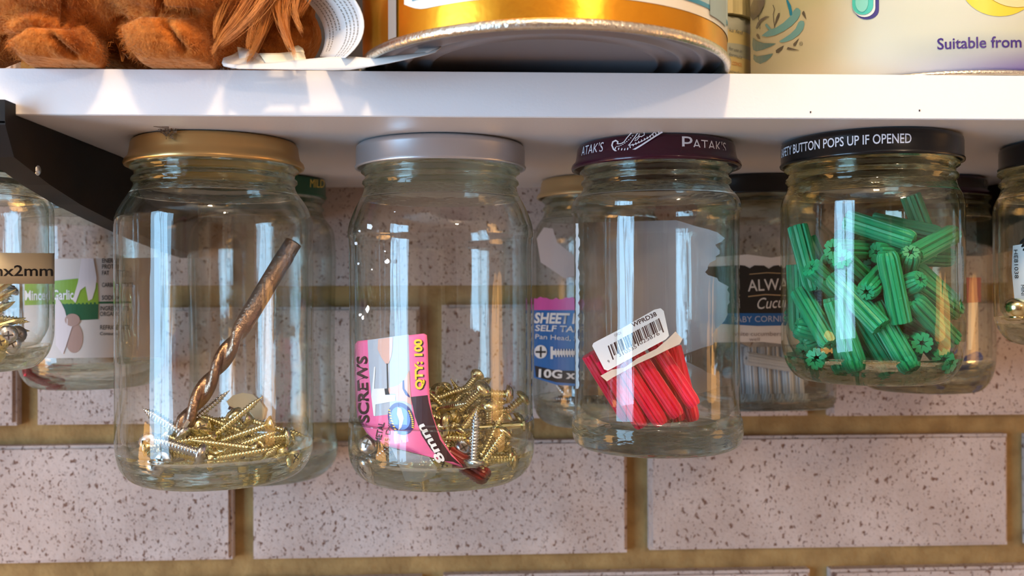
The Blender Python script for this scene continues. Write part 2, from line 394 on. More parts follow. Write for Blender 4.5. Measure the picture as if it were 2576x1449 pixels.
# square-bodied back jar
def square_jar():
    X, Y, H, hw = bx(1897), .4960, .1185, .0335
    t = thing('jar', 'square back jar with a black lid and a black, white and blue cucumber label', 'jar', (X, Y, ZB-H))
    lathe([(ZB-.0001-z, r*.97) for z, r in lid_profile('straight')], X, Y, 'lid', [BLACKLID], t)
    def ring(z, r, n_, seg=64):
        out = []
        for k in range(seg):
            a = 2*math.pi*k/seg; ca, sa = math.cos(a), math.sin(a)
            q = (abs(ca)**n_+abs(sa)**n_)**(-1/n_)
            out.append((X+r*q*ca, Y+r*q*sa, ZB-z))
        return out
    P = [(.002, .0295, 2), (.0095, .0296, 2), (.0105, .0310, 2), (.0118, .0310, 2), (.013, .0298, 2), (.018, .0298, 2), (.022, .0312, 2.4), (.027, .0328, 4), (.031, hw, 8), (.060, hw, 9), (.112, hw, 9), (.1165, hw-.001, 8), (H-.0005, hw-.003, 7), (H, hw-.005, 6),
         (H-.0015, hw-.009, 5), (H-.005, hw-.008, 6), (H-.0065, hw-.0035, 7), (H-.009, hw-.0022, 8), (.060, hw-.0022, 9), (.031, hw-.0022, 8), (.022, .029, 2.4), (.018, .0276, 2), (.002, .0276, 2)]
    V, F, mi = [], [], []
    for z, r, n_ in P: V += ring(z, r, n_)
    for i in range(len(P)-1):
        for k in range(64):
            k2 = (k+1) % 64; F.append((i*64+k, i*64+k2, (i+1)*64+k2, (i+1)*64+k))
            zz = (P[i][0]+P[i+1][0])/2; mi.append(1 if zz < .024 or zz > .110 else 0)
    F.append(tuple(range(14*64, 15*64))); mi.append(1)
    F.append(tuple(range(15*64, 16*64))); mi.append(1)
    # split so that the punt cap and the inside floor are separate closed skins
    F2, m2 = [], []
    for f, m_ in zip(F, mi):
        if all(14*64 <= v < 16*64 for v in f) and len(f) == 4: continue
        F2.append(f); m2.append(m_)
    g = new_mesh('glass_vessel', V, F2, parent=t, smooth=True, mats=[GW, GT], fm=m2)
    bm = bmesh.new(); bm.from_mesh(g.data); bmesh.ops.recalc_face_normals(bm, faces=bm.faces); bm.to_mesh(g.data); bm.free()
    JARS['i'] = dict(t=t, X=X, Y=Y, H=H, floor=ZB-H+.005, rin=.030, r=hw)
square_jar()

# ---- screws
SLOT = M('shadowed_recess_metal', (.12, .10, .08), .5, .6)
def screw_mesh(name, L, r, head, mat, hr):
    """local +Z from tip (0) to head (L)"""
    seg, V, F = 14, [], []
    pitch = .0012; n = int((L*.86)/pitch*5)
    rings = []
    for i in range(n+1):
        z = L*.86*i/n; tap = min(1, .12+z/(L*.22)); core = r*.66*tap
        ring = []
        for k in range(seg):
            a = 2*math.pi*k/seg; ph = (z/pitch-k/seg) % 1
            b = max(0, 1-abs(ph-.5)/.26)
            rr = core+r*.34*b*min(1, tap+.1); ring.append((rr*math.cos(a), rr*math.sin(a), z))
        rings.append(ring)
    hp = {'pan': [(.86, r*.8), (.87, hr), (.92, hr*.98), (.965, hr*.80), (.992, hr*.45), (1, hr*.18)],
          'flat': [(.86, r*.8), (.965, hr*.98), (.98, hr), (.995, hr*.97), (1, hr*.6), (.985, hr*.15)],
          'nail': [(.9, r*.66), (.965, r*.8), (.975, hr), (.995, hr), (1, hr*.6), (1, hr*.1)]}[head]
    for z, rr in hp: rings.append([(rr*math.cos(2*math.pi*k/seg), rr*math.sin(2*math.pi*k/seg), L*z) for k in range(seg)])
    V.append((0, 0, -r*.4))
    for q in rings: V += q
    for i in range(len(rings)-1):
        for k in range(seg):
            k2 = (k+1) % seg; F.append((1+i*seg+k, 1+i*seg+k2, 1+(i+1)*seg+k2, 1+(i+1)*seg+k))
    F += [(0, 1+(k+1) % seg, 1+k) for k in range(seg)]
    V.append((0, 0, L*.985)); c = len(V)-1; b = 1+(len(rings)-1)*seg
    F += [(b+k, b+(k+1) % seg, c) for k in range(seg)]
    me = bpy.data.meshes.new(name); me.from_pydata(V, [], F); me.materials.append(mat)
    me.polygons.foreach_set('use_smooth', [True]*len(F)); me.materials.append(SLOT)
    # slots of the cross recess on the head
    if head != 'nail':
        bm = bmesh.new(); bm.from_mesh(me)
        for rot in (0, math.pi/2):
            q = bmesh.ops.create_cube(bm, size=1)['verts']
            for v in q:
                x, y = v.co.x*hr*.85, v.co.y*hr*.15
                v.co = Vector((x*math.cos(rot)-y*math.sin(rot), x*math.sin(rot)+y*math.cos(rot), L*.985+v.co.z*L*.034))
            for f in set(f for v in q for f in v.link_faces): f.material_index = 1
        bm.to_mesh(me); bm.free()
    return me
SC = {'gold': screw_mesh('screw', .0195, .0019, 'pan', GOLD, .0037), 'goldL': screw_mesh('screw', .0240, .0016, 'flat', GOLD, .0031),
      'zinc': screw_mesh('screw', .0205, .0022, 'pan', ZINC, .0039), 'zincL': screw_mesh('screw', .0230, .0015, 'flat', ZINC, .0030),
      'steel': screw_mesh('screw', .0200, .0021, 'pan', STEEL, .0035), 'nail': screw_mesh('nail', .034, .0013, 'flat', GOLD, .0028)}
# plain nails: smooth shank
def nail_mesh(mat):
    V, F, seg = [], [], 10; P = [(0, .0001), (.003, .0011), (.004, .0013), (.037, .0013), (.0375, .0026), (.0384, .0027), (.0386, .0020), (.0386, .0002)]
    for z, r in P: V += [(r*math.cos(2*math.pi*k/seg), r*math.sin(2*math.pi*k/seg), z) for k in range(seg)]
    for i in range(len(P)-1):
        for k in range(seg): k2 = (k+1) % seg; F.append((i*seg+k, i*seg+k2, (i+1)*seg+k2, (i+1)*seg+k))
    F += [tuple(range(seg))[::-1], tuple(range((len(P)-1)*seg, len(P)*seg))]
    me = bpy.data.meshes.new('nail'); me.from_pydata(V, [], F); me.materials.append(mat); return me
SC['nail'] = nail_mesh(GOLD)
SLEN = {'gold': .0195, 'goldL': .024, 'zinc': .0205, 'zincL': .023, 'steel': .020, 'nail': .0386}

def plug_mesh(L, R, mat, ribs=6):
    """wall plug with narrow grooves and a star-shaped bore; local Z 0..L, rounded at L"""
    q = 12; seg = ribs*q; V, F = [], []
    def orad(k, s): return s*R*{2: .70, 1: .84, 3: .84, 8: .90}.get(k % q, 1.0)
    def irad(k): return R*{6: .66, 5: .42, 7: .42}.get(k % q, .24)
    P = [(0, .97), (.0006, 1), (L*.35, 1), (L*.36, .985), (L*.90, .985), (L*.96, .90), (L, .74)]
    for z, s in P: V += [(orad(k, s)*math.cos(2*math.pi*k/seg), orad(k, s)*math.sin(2*math.pi*k/seg), z) for k in range(seg)]
    n = len(P)
    for z in (L, L*.5, 0): V += [(irad(k)*math.cos(2*math.pi*k/seg), irad(k)*math.sin(2*math.pi*k/seg), z) for k in range(seg)]
    n += 3
    for i in range(n):
        j = (i+1) % n
        for k in range(seg):
            k2 = (k+1) % seg; F.append((i*seg+k, i*seg+k2, j*seg+k2, j*seg+k))
    me = bpy.data.meshes.new('wall_plug'); me.from_pydata(V, [], F); me.materials.append(mat); return me
PG = plug_mesh(.0262, .0040, GREENP); PR = plug_mesh(.0300, .0032, REDP); PB = plug_mesh(.024, .0032, BLUEP); PW = plug_mesh(.026, .0034, WHITEP)

# ---- piles: capsules pushed apart inside their jar
def segclose(p1, d1, l1, p2, d2, l2):
    r = p1-p2; b = d1.dot(d2); d = d1.dot(r); e = d2.dot(r); den = 1-b*b
    s = 0 if den < 1e-6 else max(-l1, min(l1, (b*e-d)/den))
    t = max(-l2, min(l2, b*s+e)); s = max(-l1, min(l1, b*t-d))
    return s, t
def relax(items, J, r, iters=50, slump=.00010):
    cx, cyy, rin, fl = J['X'], J['Y'], J['rin'], J['floor']
    ctr = Vector((cx, cyy, 0))
    for it in range(iters):
        for i, a in enumerate(items):
            if not a['fix'] and it < iters*.7: a['c'].z -= slump
            for b in items[i+1:]:
                rr = a.get('r', r)+b.get('r', r)
                if (a['c']-b['c']).length > a['h']+b['h']+rr: continue
                s, t = segclose(a['c'], a['d'], a['h'], b['c'], b['d'], b['h'])
                v = (a['c']+a['d']*s)-(b['c']+b['d']*t); l = v.length
                if l < rr:
                    v = v/l if l > 1e-6 else Vector((0, .7, .7)); push = (rr-l)*.6
                    wa = .12 if a['fix'] else 1; wb = .12 if b['fix'] else 1
                    a['c'] += v*push*wa/(wa+wb); b['c'] -= v*push*wb/(wa+wb)
        for a in items:
            ra = a.get('r', r)
            for _ in range(2):
                for s in (-1, 1):
                    e = a['c']+a['d']*a['h']*s; q = Vector((e.x-cx, e.y-cyy))
                    zf = e.z-fl
                    lim = rin-ra*1.05-(max(0, .010-zf)**2*35 if zf < .010 else 0)
                    if q.length > lim:
                        k = q*((lim-q.length)/q.length); a['c'] += Vector((k.x, k.y, 0))
                    if e.z-ra < fl+.0002: a['c'].z += fl+.0002-(e.z-ra)
def put(mesh, name, c, d, roll=0, h=0):
    o = bpy.data.objects.new(name, mesh); C.objects.link(o)
    q = d.to_track_quat('Z', 'Y'); o.rotation_mode = 'QUATERNION'
    from mathutils import Quaternion
    o.rotation_quaternion = q @ Quaternion((0, 0, 1), roll); o.location = c-d*h
    return o
def pile(J, specs, nfill, fillfn, r, iters=50):
    """specs: (kind, mesh, length, (px,py) start, (px,py) end, dY start, dY end, label)"""
    items = []
    for kind, me, L, a, b, ya, yb, lab in specs:
        p, q = atY(a[0], a[1], J['Y']+ya), atY(b[0], b[1], J['Y']+yb)
        d = (q-p).normalized(); items.append(dict(c=(p+q)/2, d=d, h=L/2, me=me, lab=lab, fix=True, name=kind))
    for i in range(nfill): items.append(fillfn(i))
    relax_items = [dict(it, h=max(it['h']-r, .001)) for it in items]
    relax(relax_items, J, r, iters)
    out = []
    for it, ri in zip(items, relax_items):
        o = put(it['me'], it['name'], ri['c'], it['d'], random.uniform(0, 6), it['h']); o['_lab'] = it['lab']; out.append(o)
    return out
def finish(objs, cat, group, common):
    for o in objs:
        lab = o['_lab'] or common; del o['_lab']; tag(o, lab, cat, group)
def rndfill(J, choices, zlo, zhi, r, xlo=-1, xhi=1, ylo=-1, yhi=1, flat=.35, name='screw'):
    def fn(i):
        me, L = random.choice(choices)
        while True:
            x, y = random.uniform(xlo, xhi), random.uniform(ylo, yhi)
            if x*x+y*y < .9: break
        R = J['rin']-.006
        a = random.uniform(0, 2*math.pi); e = random.uniform(-flat, flat)
        return dict(c=Vector((J['X']+x*R*.8, J['Y']+y*R*.8, J['floor']+random.uniform(zlo, zhi))), d=Vector((math.cos(a)*math.cos(e), math.sin(a)*math.cos(e), math.sin(e))),
                    h=L/2, me=me, lab=None, fix=False, name=name)
    return fn

# green plugs
G = 'wall_plug'
def g(a, b, ya, yb, lab=None): return (G, PG, .0262, a, b, ya, yb, lab)
J = JARS['d']
greens = [
 g((2203, 825), (2171, 669), -.026, -.027, 'green plug standing upright in the middle against the glass'),
 g((2287, 647), (2392, 590), -.022, -.010, 'topmost slanting green plug with its star hole facing forward'),
 g((2401, 790), (2268, 690), -.010, -.021, 'long diagonal green plug running down right below the topmost one'),
 g((2389, 868), (2277, 753), -.016, -.026, 'green plug with a rounded open end sloping down to the right wall'),
 g((2031, 776), (2058, 923), -.020, -.022, 'leftmost of two tall leaning green plugs at the left of the pile'),
 g((2074, 784), (2125, 930), -.024, -.026, 'second tall leaning green plug, behind the bright strip of reflection'),
 g((2160, 850), (2214, 936), -.027, -.027, 'left one of two slanting green plugs resting at the bottom front'),
 g((2223, 841), (2274, 930), -.022, -.026, 'right one of two slanting green plugs resting at the bottom front'),
 g((2252, 815), (2300, 846), -.022, .000, 'green plug end with a dark star hole right of the upright plug'),
 g((2243, 783), (2285, 800), -.014, .010, 'green plug with a pale star-holed end just above another star hole'),
 g((2319, 888), (2275, 872), -.022, .000, 'green plug lying at the bottom right with a reddish star hole'),
 g((2350, 914), (2325, 885), -.016, .006, 'lowest green plug at the bottom right with its star hole in view'),
 g((2109, 653), (2200, 655), -.020, -.006, 'horizontal green plug with a star hole at its left end, upper left'),
 g((2227, 648), (2300, 652), -.010, -.006, 'green plug lying level behind the topmost slanting plug'),
 g((2144, 609), (2230, 618), .010, .012, 'dark green plug lying level at the back left of the top'),
 g((2246, 588), (2312, 602), .010, .004, 'dark green plug lying at the back in the middle of the top'),
 g((2330, 655), (2408, 658), -.002, -.004, 'level green plug at the right wall under the topmost plug'),
 g((2404, 758), (2320, 680), -.004, -.012, 'narrow-looking green plug along the right wall beside the long diagonal one'),
 g((2093, 690), (2150, 740), -.022, -.010, 'green plug with an open round end left of the upright plug'),
 g((2022, 715), (2080, 765), -.018, -.014, 'short-looking green plug sloping down right near the left wall'),
 g((2160, 825), (2085, 745), -.026, -.018, 'green plug whose star hole faces down beside the upright plug foot'),
 g((2013, 625), (2030, 690), -.002, -.004, 'dark green plug standing highest at the left wall'),
 g((2055, 650), (2085, 710), .004, .002, 'dark green plug leaning behind the left top of the pile'),
 g((1993, 765), (2030, 830), -.008, -.016, 'pale green plug end poking out at the far left wall'),
 g((2020, 898), (2060, 880), -.014, .008, 'green plug with a star hole at the bottom left corner'),
 g((1996, 705), (2000, 800), .004, .004, None),
 g((2398, 815), (2380, 860), -.002, .010, None), g((2157, 932), (2170, 915), -.017, .008, None),
 g((2300, 928), (2310, 900), -.010, .012, None), g((2214, 700), (2260, 725), -.010, .010, None), g((2372, 560), (2392, 612), .008, .008, None),
 g((2300, 640), (2240, 700), .004, .014, None),
]
fill = rndfill(J, [(PG, .0262)], .003, .040, .0036, ylo=-.75, flat=.6, name=G)
finish(pile(J, greens, 36, fill, .0036, 60), 'wall plug', 'green plastic wall plugs in the black-lidded jar', 'green ribbed plastic wall plug buried in the pile behind the others')

# red plugs in their bag
J = JARS['c']
reds = []
RL = ['red plug at the lower left of the front row in the bag', 'second red plug from the left in the bag front row', 'third red plug from the left in the bag front row', 'rightmost and highest red plug of the bag front row']
for (a, b, ya, yb), lab in zip([((1524, 930), (1602, 1063), -.018, -.018), ((1573, 925), (1648, 1041), -.019, -.021), ((1612, 906), (1688, 1020), -.018, -.021), ((1655, 880), (1730, 995), -.015, -.019)], RL):
    reds.append((G, PR, .030, a, b, ya, yb, lab))
reds += [(G, PR, .031, (1490, 905), (1575, 1045), -.010, -.008, 'red plug poking out left above the bag behind the sticker'),
         (G, PR, .031, (1665, 930), (1700, 1055), -.006, -.007, None), (G, PR, .031, (1700, 930), (1733, 1055), -.008, -.008, 'red plug at the back right edge of the bag'),
         (G, PR, .031, (1580, 960), (1660, 1058), -.008, -.009, None), (G, PR, .030, (1540, 940), (1622, 1060), -.004, -.004, None), (G, PR, .030, (1610, 930), (1680, 1056), -.004, -.004, None), (G, PR, .030, (1570, 930), (1645, 1060), .002, .002, None), (G, PR, .030, (1650, 930), (1720, 1058), -.001, -.001, None)]
finish(pile(J, reds, 0, None, .0026, 14), 'wall plug', 'red plastic wall plugs in a clear bag', 'red ribbed plastic wall plug behind the front row of the bag')

# screws with the drill bit
J = JARS['a']
def s(k, a, b, ya, yb, lab=None): return ('screw', SC[k], SLEN[k], a, b, ya, yb, lab)
scr = [
 s('zinc', (384, 1103), (523, 1147), -.024, -.027, 'bright zinc screw lying in front with its round head to the right'),
 s('zinc', (369, 1033), (470, 1098), -.008, -.012, 'zinc screw pointing up left beside the foot of the drill bit'),
 s('zincL', (562, 1018), (490, 1078), -.002, -.008, 'dull screw leaning up right from a head beside the drill bit foot'),
 s('goldL', (629, 1018), (548, 1084), -.004, -.008, 'screw sticking up highest to the right of the drill bit'),
 s('goldL', (740, 1103), (630, 1072), .000, -.002, 'brass screw pointing right near the far right of the heap'),
 s('goldL', (560, 1115), (665, 1078), -.012, -.010, 'orange-toned brass screw lying across the middle of the heap'),
 s('goldL', (498, 1113), (631, 1130), -.020, -.018, 'brass screw lying level behind the zinc screw head'),
 s('goldL', (697, 1130), (560, 1153), -.022, -.024, 'lowest brass screw in front, running right from the zinc head'),
 s('zinc', (420, 1100), (368, 1118), .004, -.020, 'zinc screw head facing out at the left end of the heap'),
 s('zinc', (480, 1140), (417, 1153), -.004, -.024, 'zinc screw with its shiny head low at the left front'),
 s('gold', (470, 1090), (500, 1078), .008, -.014, None), s('gold', (640, 1110), (600, 1060), -.002, -.004, None)]
J['rin'] -= .0005
fill = rndfill(J, [(SC['gold'], SLEN['gold']), (SC['goldL'], SLEN['goldL'])], .001, .006, .002, xlo=-.5, ylo=-.8)
finish(pile(J, scr, 30, fill, .0017), 'screw', 'screws under the drill bit in the gold-lidded jar', 'brass-coloured screw lying in the heap under the drill bit')

J = JARS['b']
scr = [
 s('zinc', (1199, 1045), (1191, 1166), -.027, -.027, 'screw standing on its head with its tip straight up at the front'),
 s('gold', (1209, 1190), (1268, 1108), -.026, -.022, 'large brass screw slanting up right at the lower right front'),
 s('gold', (1252, 1070), (1222, 1130), -.018, -.020, 'brass screw with bright threads just right of the upright one'),
 s('gold', (1245, 1060), (1298, 1016), -.004, -.004, 'brass screw rising to the right wall at the top right of the heap'),
 s('goldL', (1245, 993), (1180, 1038), .002, .000, 'thin brass screw whose tip sticks up highest at the right'),
 s('goldL', (1163, 990), (1195, 1040), .004, .004, 'brass screw with its tip up at the back middle of the heap'),
 s('gold', (1216, 1085), (1217, 1030), -.008, -.014, 'brass screw with a domed head up behind the upright one'),
 s('nail', (1100, 1079), (1312, 1064), -.012, -.010, 'long thin brass pin lying level across the heap'),
 s('gold', (1135, 1075), (1120, 1130), -.016, -.022, 'ribbed brass screw beside the black edge of the pink card'),
 s('zinc', (1180, 1100), (1171, 1122), -.004, -.026, 'silver round-headed screw with its dome facing out'),
 s('gold', (1205, 1140), (1262, 1142), -.018, -.018, None),
 s('gold', (1120, 1045), (1124, 1062), .004, -.018, 'brass screw head facing out at the upper left of the heap'),
 s('zinc', (960, 1135), (926, 1113), -.002, -.018, 'zinc screw with a slotted head behind the left edge of the pink card'),
 s('zinc', (975, 1120), (935, 1160), -.010, -.014, None), s('steel', (1000, 1110), (950, 1130), .0, -.004, None), s('zinc', (1010, 1150), (960, 1180), .002, -.006, None)]
fill = rndfill(J, [(SC['gold'], SLEN['gold']), (SC['goldL'], SLEN['goldL'])], .002, .026, .002, xlo=-.15, ylo=-.85, flat=.8)
finish(pile(J, scr, 72, fill, .0017), 'screw', 'screws behind the pink card in the silver-lidded jar', 'short screw in the heap beside the pink card')

J = JARS['e']
nl = [s('nail', (118, 725), (10, 800), -.010, -.014, 'bright nail whose point rises highest behind the cream label'),
      s('nail', (87, 769), (-60, 850), -.020, -.022, 'upper long nail slanting up right below the cream label'), s('nail', (77, 798), (-70, 870), -.024, -.024, 'lower long nail parallel to the slanting one above'),
      s('nail', (110, 808), (-20, 845), -.016, -.024), s('nail', (55, 838), (-80, 830), -.026, -.022, 'level nail across the bottom of the left jar'), s('zinc', (40, 830), (77, 848), -.006, -.024, 'cross-head screw with its round head facing out'),
      s('zinc', (20, 860), (60, 868), -.004, -.022), s('steel', (60, 820), (95, 840), .0, -.016), s('gold', (-10, 860), (30, 872), .0, -.024), s('zinc', (-20, 820), (20, 735), .006, .006)]
fill = rndfill(J, [(SC['nail'], SLEN['nail']), (SC['zinc'], SLEN['zinc']), (SC['gold'], SLEN['gold'])], .002, .012, .002, xlo=-.2, flat=.4, name='nail')
pl = pile(J, nl, 14, fill, .0018)
for o in pl: o.name = 'nail' if o.data == SC['nail'] else 'screw'
finish(pl, 'nail', 'nails and screws in the jar at the left border', 'small metal fastener in the heap at the left border')

J = JARS['h']
sp = [s('steel', (1375, 1012), (1440, 1015), -.018, -.016, 'dark screw lying level on top under the blue label'), s('steel', (1372, 1075), (1420, 1060), -.020, -.022), s('steel', (1385, 1100), (1430, 1115), -.024, -.020), s('zinc', (1400, 1040), (1450, 1095), -.016, -.018)]
fill = rndfill(J, [(SC['steel'], SLEN['steel']), (SC['zinc'], SLEN['zinc'])], .002, .014, .002, xhi=.4)
finish(pile(J, sp, 12, fill, .0020), 'screw', 'dark screws in the pale gold-lidded back jar', 'dark steel screw in the heap of the back jar behind')
J = JARS['j']
fill = rndfill(J, [(PB, .024)], .002, .010, .003, flat=.2, name=G)
sp = [(G, PB, .024, (2395, 968), (2440, 945), -.014, -.012, 'blue plug showing below the green plug jar at its lower right')]
finish(pile(J, sp, 8, fill, .0031), 'wall plug', 'blue plastic wall plugs in the purple-lidded back jar', 'blue plastic wall plug lying in the back jar')
J = JARS['i']
sp = [(G, PW, .026, (px, 945), (px+4, 1015), -.022, -.024, lab) for px, lab in ((1870, 'leftmost upright milky plug under the cucumber label'), (1902, None), (1930, None), (1985, 'upright milky plug left of two slanting ones at the right end'), (2010, None), (2032, 'rightmost upright milky plug at the corner of the square jar'))]
sp += [(G, PW, .026, (1890, 905), (1950, 915), -.016, -.014, None), (G, PW, .026, (1960, 900), (2020, 925), -.012, -.014, None)]
fill = rndfill(J, [(PW, .026)], .004, .022, .003, flat=.5, name=G)
finish(pile(J, sp, 8, fill, .0031), 'wall plug', 'milky white wall plugs in the square back jar', 'milky white plug in the heap of the square back jar')

# ------------------------------------------------------------------ drill bit
def drill_bit():
    J = JARS['a']
    p, q = atY(452, 1083, J['Y']-.012), atY(738, 610, J['Y']+.010)
    d = (q-p).normalized(); L = (q-p).length
    V, F, seg, n = [], [], 36, 150
    for i in range(n+1):
        z = L*i/n; fl = 1 if z < L*.46 else max(0, 1-(z-L*.46)/(L*.10))
        tw = z/.031*2*math.pi
        base = .0036 if z < L*.93 else .0034
        for k in range(seg):
            a = 2*math.pi*k/seg; b = a+tw
            cut = (.5+.5*math.cos(2*b))**1.5
            r = base*(1-fl*.60*cut)
            if z < .004: r *= .55+.45*z/.004
            V.append((r*math.cos(a), r*math.sin(a), z))
    for i in range(n):
        for k in range(seg): k2 = (k+1) % seg; F.append((i*seg+k, i*seg+k2, (i+1)*seg+k2, (i+1)*seg+k))
    F += [tuple(range(seg))[::-1], tuple(range(n*seg, (n+1)*seg))]
    t = thing('drill_bit', 'large bronze-coloured twist drill bit leaning inside the gold-lidded jar', 'drill bit', p)
    o = new_mesh('shank_and_flutes', V, F, BRONZE, smooth=True)
    o.rotation_mode = 'QUATERNION'; o.rotation_quaternion = d.to_track_quat('Z', 'Y'); o.location = p; adopt(o, t)
    tip = box('tip', (-.0036, -.0008, -.0010), (.0036, .0008, .0045), ZINC, bev=.0003)
    tip.rotation_mode = 'QUATERNION'; tip.rotation_quaternion = d.to_track_quat('Z', 'Y'); tip.location = p; adopt(tip, t)
drill_bit()

# ------------------------------------------------------------------ print and paper laid on real surfaces
def patch(name, rows, surf, mat, parent, nx=24, off=None, smooth=True):
    """rows: [((px,py) left, (px,py) right)]; every point is carried onto the surface"""
    V, F = [], []
    for a, b in rows:
        for k in range(nx+1):
            t = k/nx; V.append(surf(a[0]+(b[0]-a[0])*t, a[1]+(b[1]-a[1])*t))
    for i in range(len(rows)-1):
        for k in range(nx): c = i*(nx+1)+k; F.append((c, c+1, c+nx+2, c+nx+1))
    return new_mesh(name, V, F, mat, parent, smooth)
def poly(name, pts, surf, mat, parent, step=14):
    bm = bmesh.new(); vs = [bm.verts.new((x, y, 0)) for x, y in pts]
    bm.faces.new(vs)
    x0, x1 = min(p[0] for p in pts), max(p[0] for p in pts)
    x = x0+step
    while x < x1-2:
        bmesh.ops.bisect_plane(bm, geom=bm.verts[:]+bm.edges[:]+bm.faces[:], plane_co=(x, 0, 0), plane_no=(1, 0, 0)); x += step
    bmesh.ops.triangulate(bm, faces=bm.faces[:])
    for v in bm.verts: v.co = surf(v.co.x, v.co.y)
    me = bpy.data.meshes.new(name); bm.to_mesh(me); bm.free(); me.materials.append(mat)
    o = bpy.data.objects.new(name, me); C.objects.link(o)
    if parent is not None: adopt(o, parent)
    return o
def text(s_, x, y, h, ang, surf, mat, parent, name='lettering', xs=1.0, bold=0.0, shear=0.0, align='LEFT', width=None, arc=0):
    """text in picture units carried onto the surface; ang in degrees anticlockwise; arc bends the baseline"""
    cu = bpy.data.curves.new(name, 'FONT'); cu.body = s_; cu.size = 1; cu.offset = bold; cu.align_x = align; cu.resolution_u = 3; cu.shear = shear
    ob = bpy.data.objects.new(name, cu); C.objects.link(ob)
    dg = bpy.context.evaluated_depsgraph_get(); me = bpy.data.meshes.new_from_object(ob.evaluated_get(dg))
    bpy.data.objects.remove(ob)
    xsz = [v.co.x for v in me.vertices]
    if not xsz: return None
    wd = max(xsz)-min(xsz)
    s0 = h/.70
    sx = (width/wd) if width else s0*xs
    ca, sa = math.cos(math.radians(ang)), math.sin(math.radians(ang))
    for v in me.vertices:
        X, Yv = v.co.x*sx, v.co.y*s0
        Yv += arc*((v.co.x/wd)-.5)**2*4
        v.co = surf(x+ca*X-sa*Yv, y-sa*X-ca*Yv)
    me.materials.clear(); me.materials.append(mat)
    o = bpy.data.objects.new(name, me); C.objects.link(o)
    if parent is not None: adopt(o, parent)
    return o
def ell(cx, cyy, rx, ry, n=28, rot=0, a0=0, a1=360):
    out = []
    full = a1-a0 >= 360
    for k in range(n if full else n+1):
        a = math.radians(a0+(a1-a0)*k/n); x, y = rx*math.cos(a), ry*math.sin(a); c, s_ = math.cos(rot), math.sin(rot)
        out.append((cx+x*c-y*s_, cyy+x*s_+y*c))
    return out
def strokepoly(pts, w0, w1=None):
    """outline of a stroke along pts with a width that swells"""
    w1 = w0 if w1 is None else w1; L, R_ = [], []
    n = len(pts)
    for i, (x, y) in enumerate(pts):
        a = pts[max(0, i-1)]; b = pts[min(n-1, i+1)]; dx, dy = b[0]-a[0], b[1]-a[1]; l = math.hypot(dx, dy) or 1
        ww = w0+(w1-w0)*i/(n-1); L.append((x-dy/l*ww/2, y+dx/l*ww/2)); R_.append((x+dy/l*ww/2, y-dx/l*ww/2))
    return L+R_[::-1]
def solid(o, t=.0001):
    m = o.modifiers.new('thickness', 'SOLIDIFY'); m.thickness = t; m.offset = 0; return o

# lids
def lidsurf(k, extra=.00012, r=None):
    J = JARS[k]; return oncyl(J['X'], J['Y'], (r or .0335)+extra)
LETW = M('lid_lettering', (.66, .64, .68), .5)
J = JARS['d']; S = lidsurf('d')
# lettering follows the curve of the lid: laid out by angle and height
def ring_text(s_, J, r, ztop, h, a0, a1, mat, parent, bold=.012, slant=0, flip=False, rtop=None):
    cu = bpy.data.curves.new('lettering', 'FONT'); cu.body = s_; cu.size = 1; cu.offset = bold; cu.resolution_u = 3; cu.shear = slant
    ob = bpy.data.objects.new('lettering', cu); C.objects.link(ob)
    dg = bpy.context.evaluated_depsgraph_get(); me = bpy.data.meshes.new_from_object(ob.evaluated_get(dg)); bpy.data.objects.remove(ob)
    x0, x1 = min(v.co.x for v in me.vertices), max(v.co.x for v in me.vertices)
    for v in me.vertices:
        a = math.radians(a0+(a1-a0)*(v.co.x-x0)/(x1-x0)); z = ztop-h+v.co.y/.70*h
        rr = r if rtop is None else r+(rtop-r)*max(0, min(1, v.co.y/.7))
        v.co = Vector((J['X']+rr*math.sin(a), J['Y']-rr*math.cos(a), ZB-.0001+z))
    me.materials.clear(); me.materials.append(mat)
    o = bpy.data.objects.new('lettering', me); C.objects.link(o); adopt(o, parent); return o
def ang_of(px, J, r, y=380):
    p_ = oncyl(J['X'], J['Y'], r)(px, y); return math.degrees(math.atan2(p_.x-J['X'], -(p_.y-J['Y'])))
a1 = ang_of(2293, J, .0336); a0 = ang_of(1990, J, .0336)
aw = (a1-a0)/(len(' BUTTON POPS UP IF OPENED'))
ring_text('SAFETY BUTTON POPS UP IF OPENED', J, .03362, -.0028, .0034, a0-19, a1, LETW, J['lid'], .010)
J = JARS['c']
a0, a1 = ang_of(1716, J, .0316), ang_of(1826, J, .0316)
for sh in (0, a0-ang_of(1448, J, .0316)):
    pass
ring_text("P", J, .03172, -.0014, .0050, a0, a0+7.5, LETW, J['lid'], .0, rtop=.0315)
ring_text("ATAK'S", J, .03172, -.0024, .0036, a0+7.5, a1, LETW, J['lid'], .0, rtop=.0316)
a2 = ang_of(1519, J, .0316)
ring_text("ATAK'S", J, .03172, -.0020, .0036, a2-27, a2, LETW, J['lid'], .0, .25, rtop=.0316)
S = oncyl(J['X'], J['Y'], .0319)
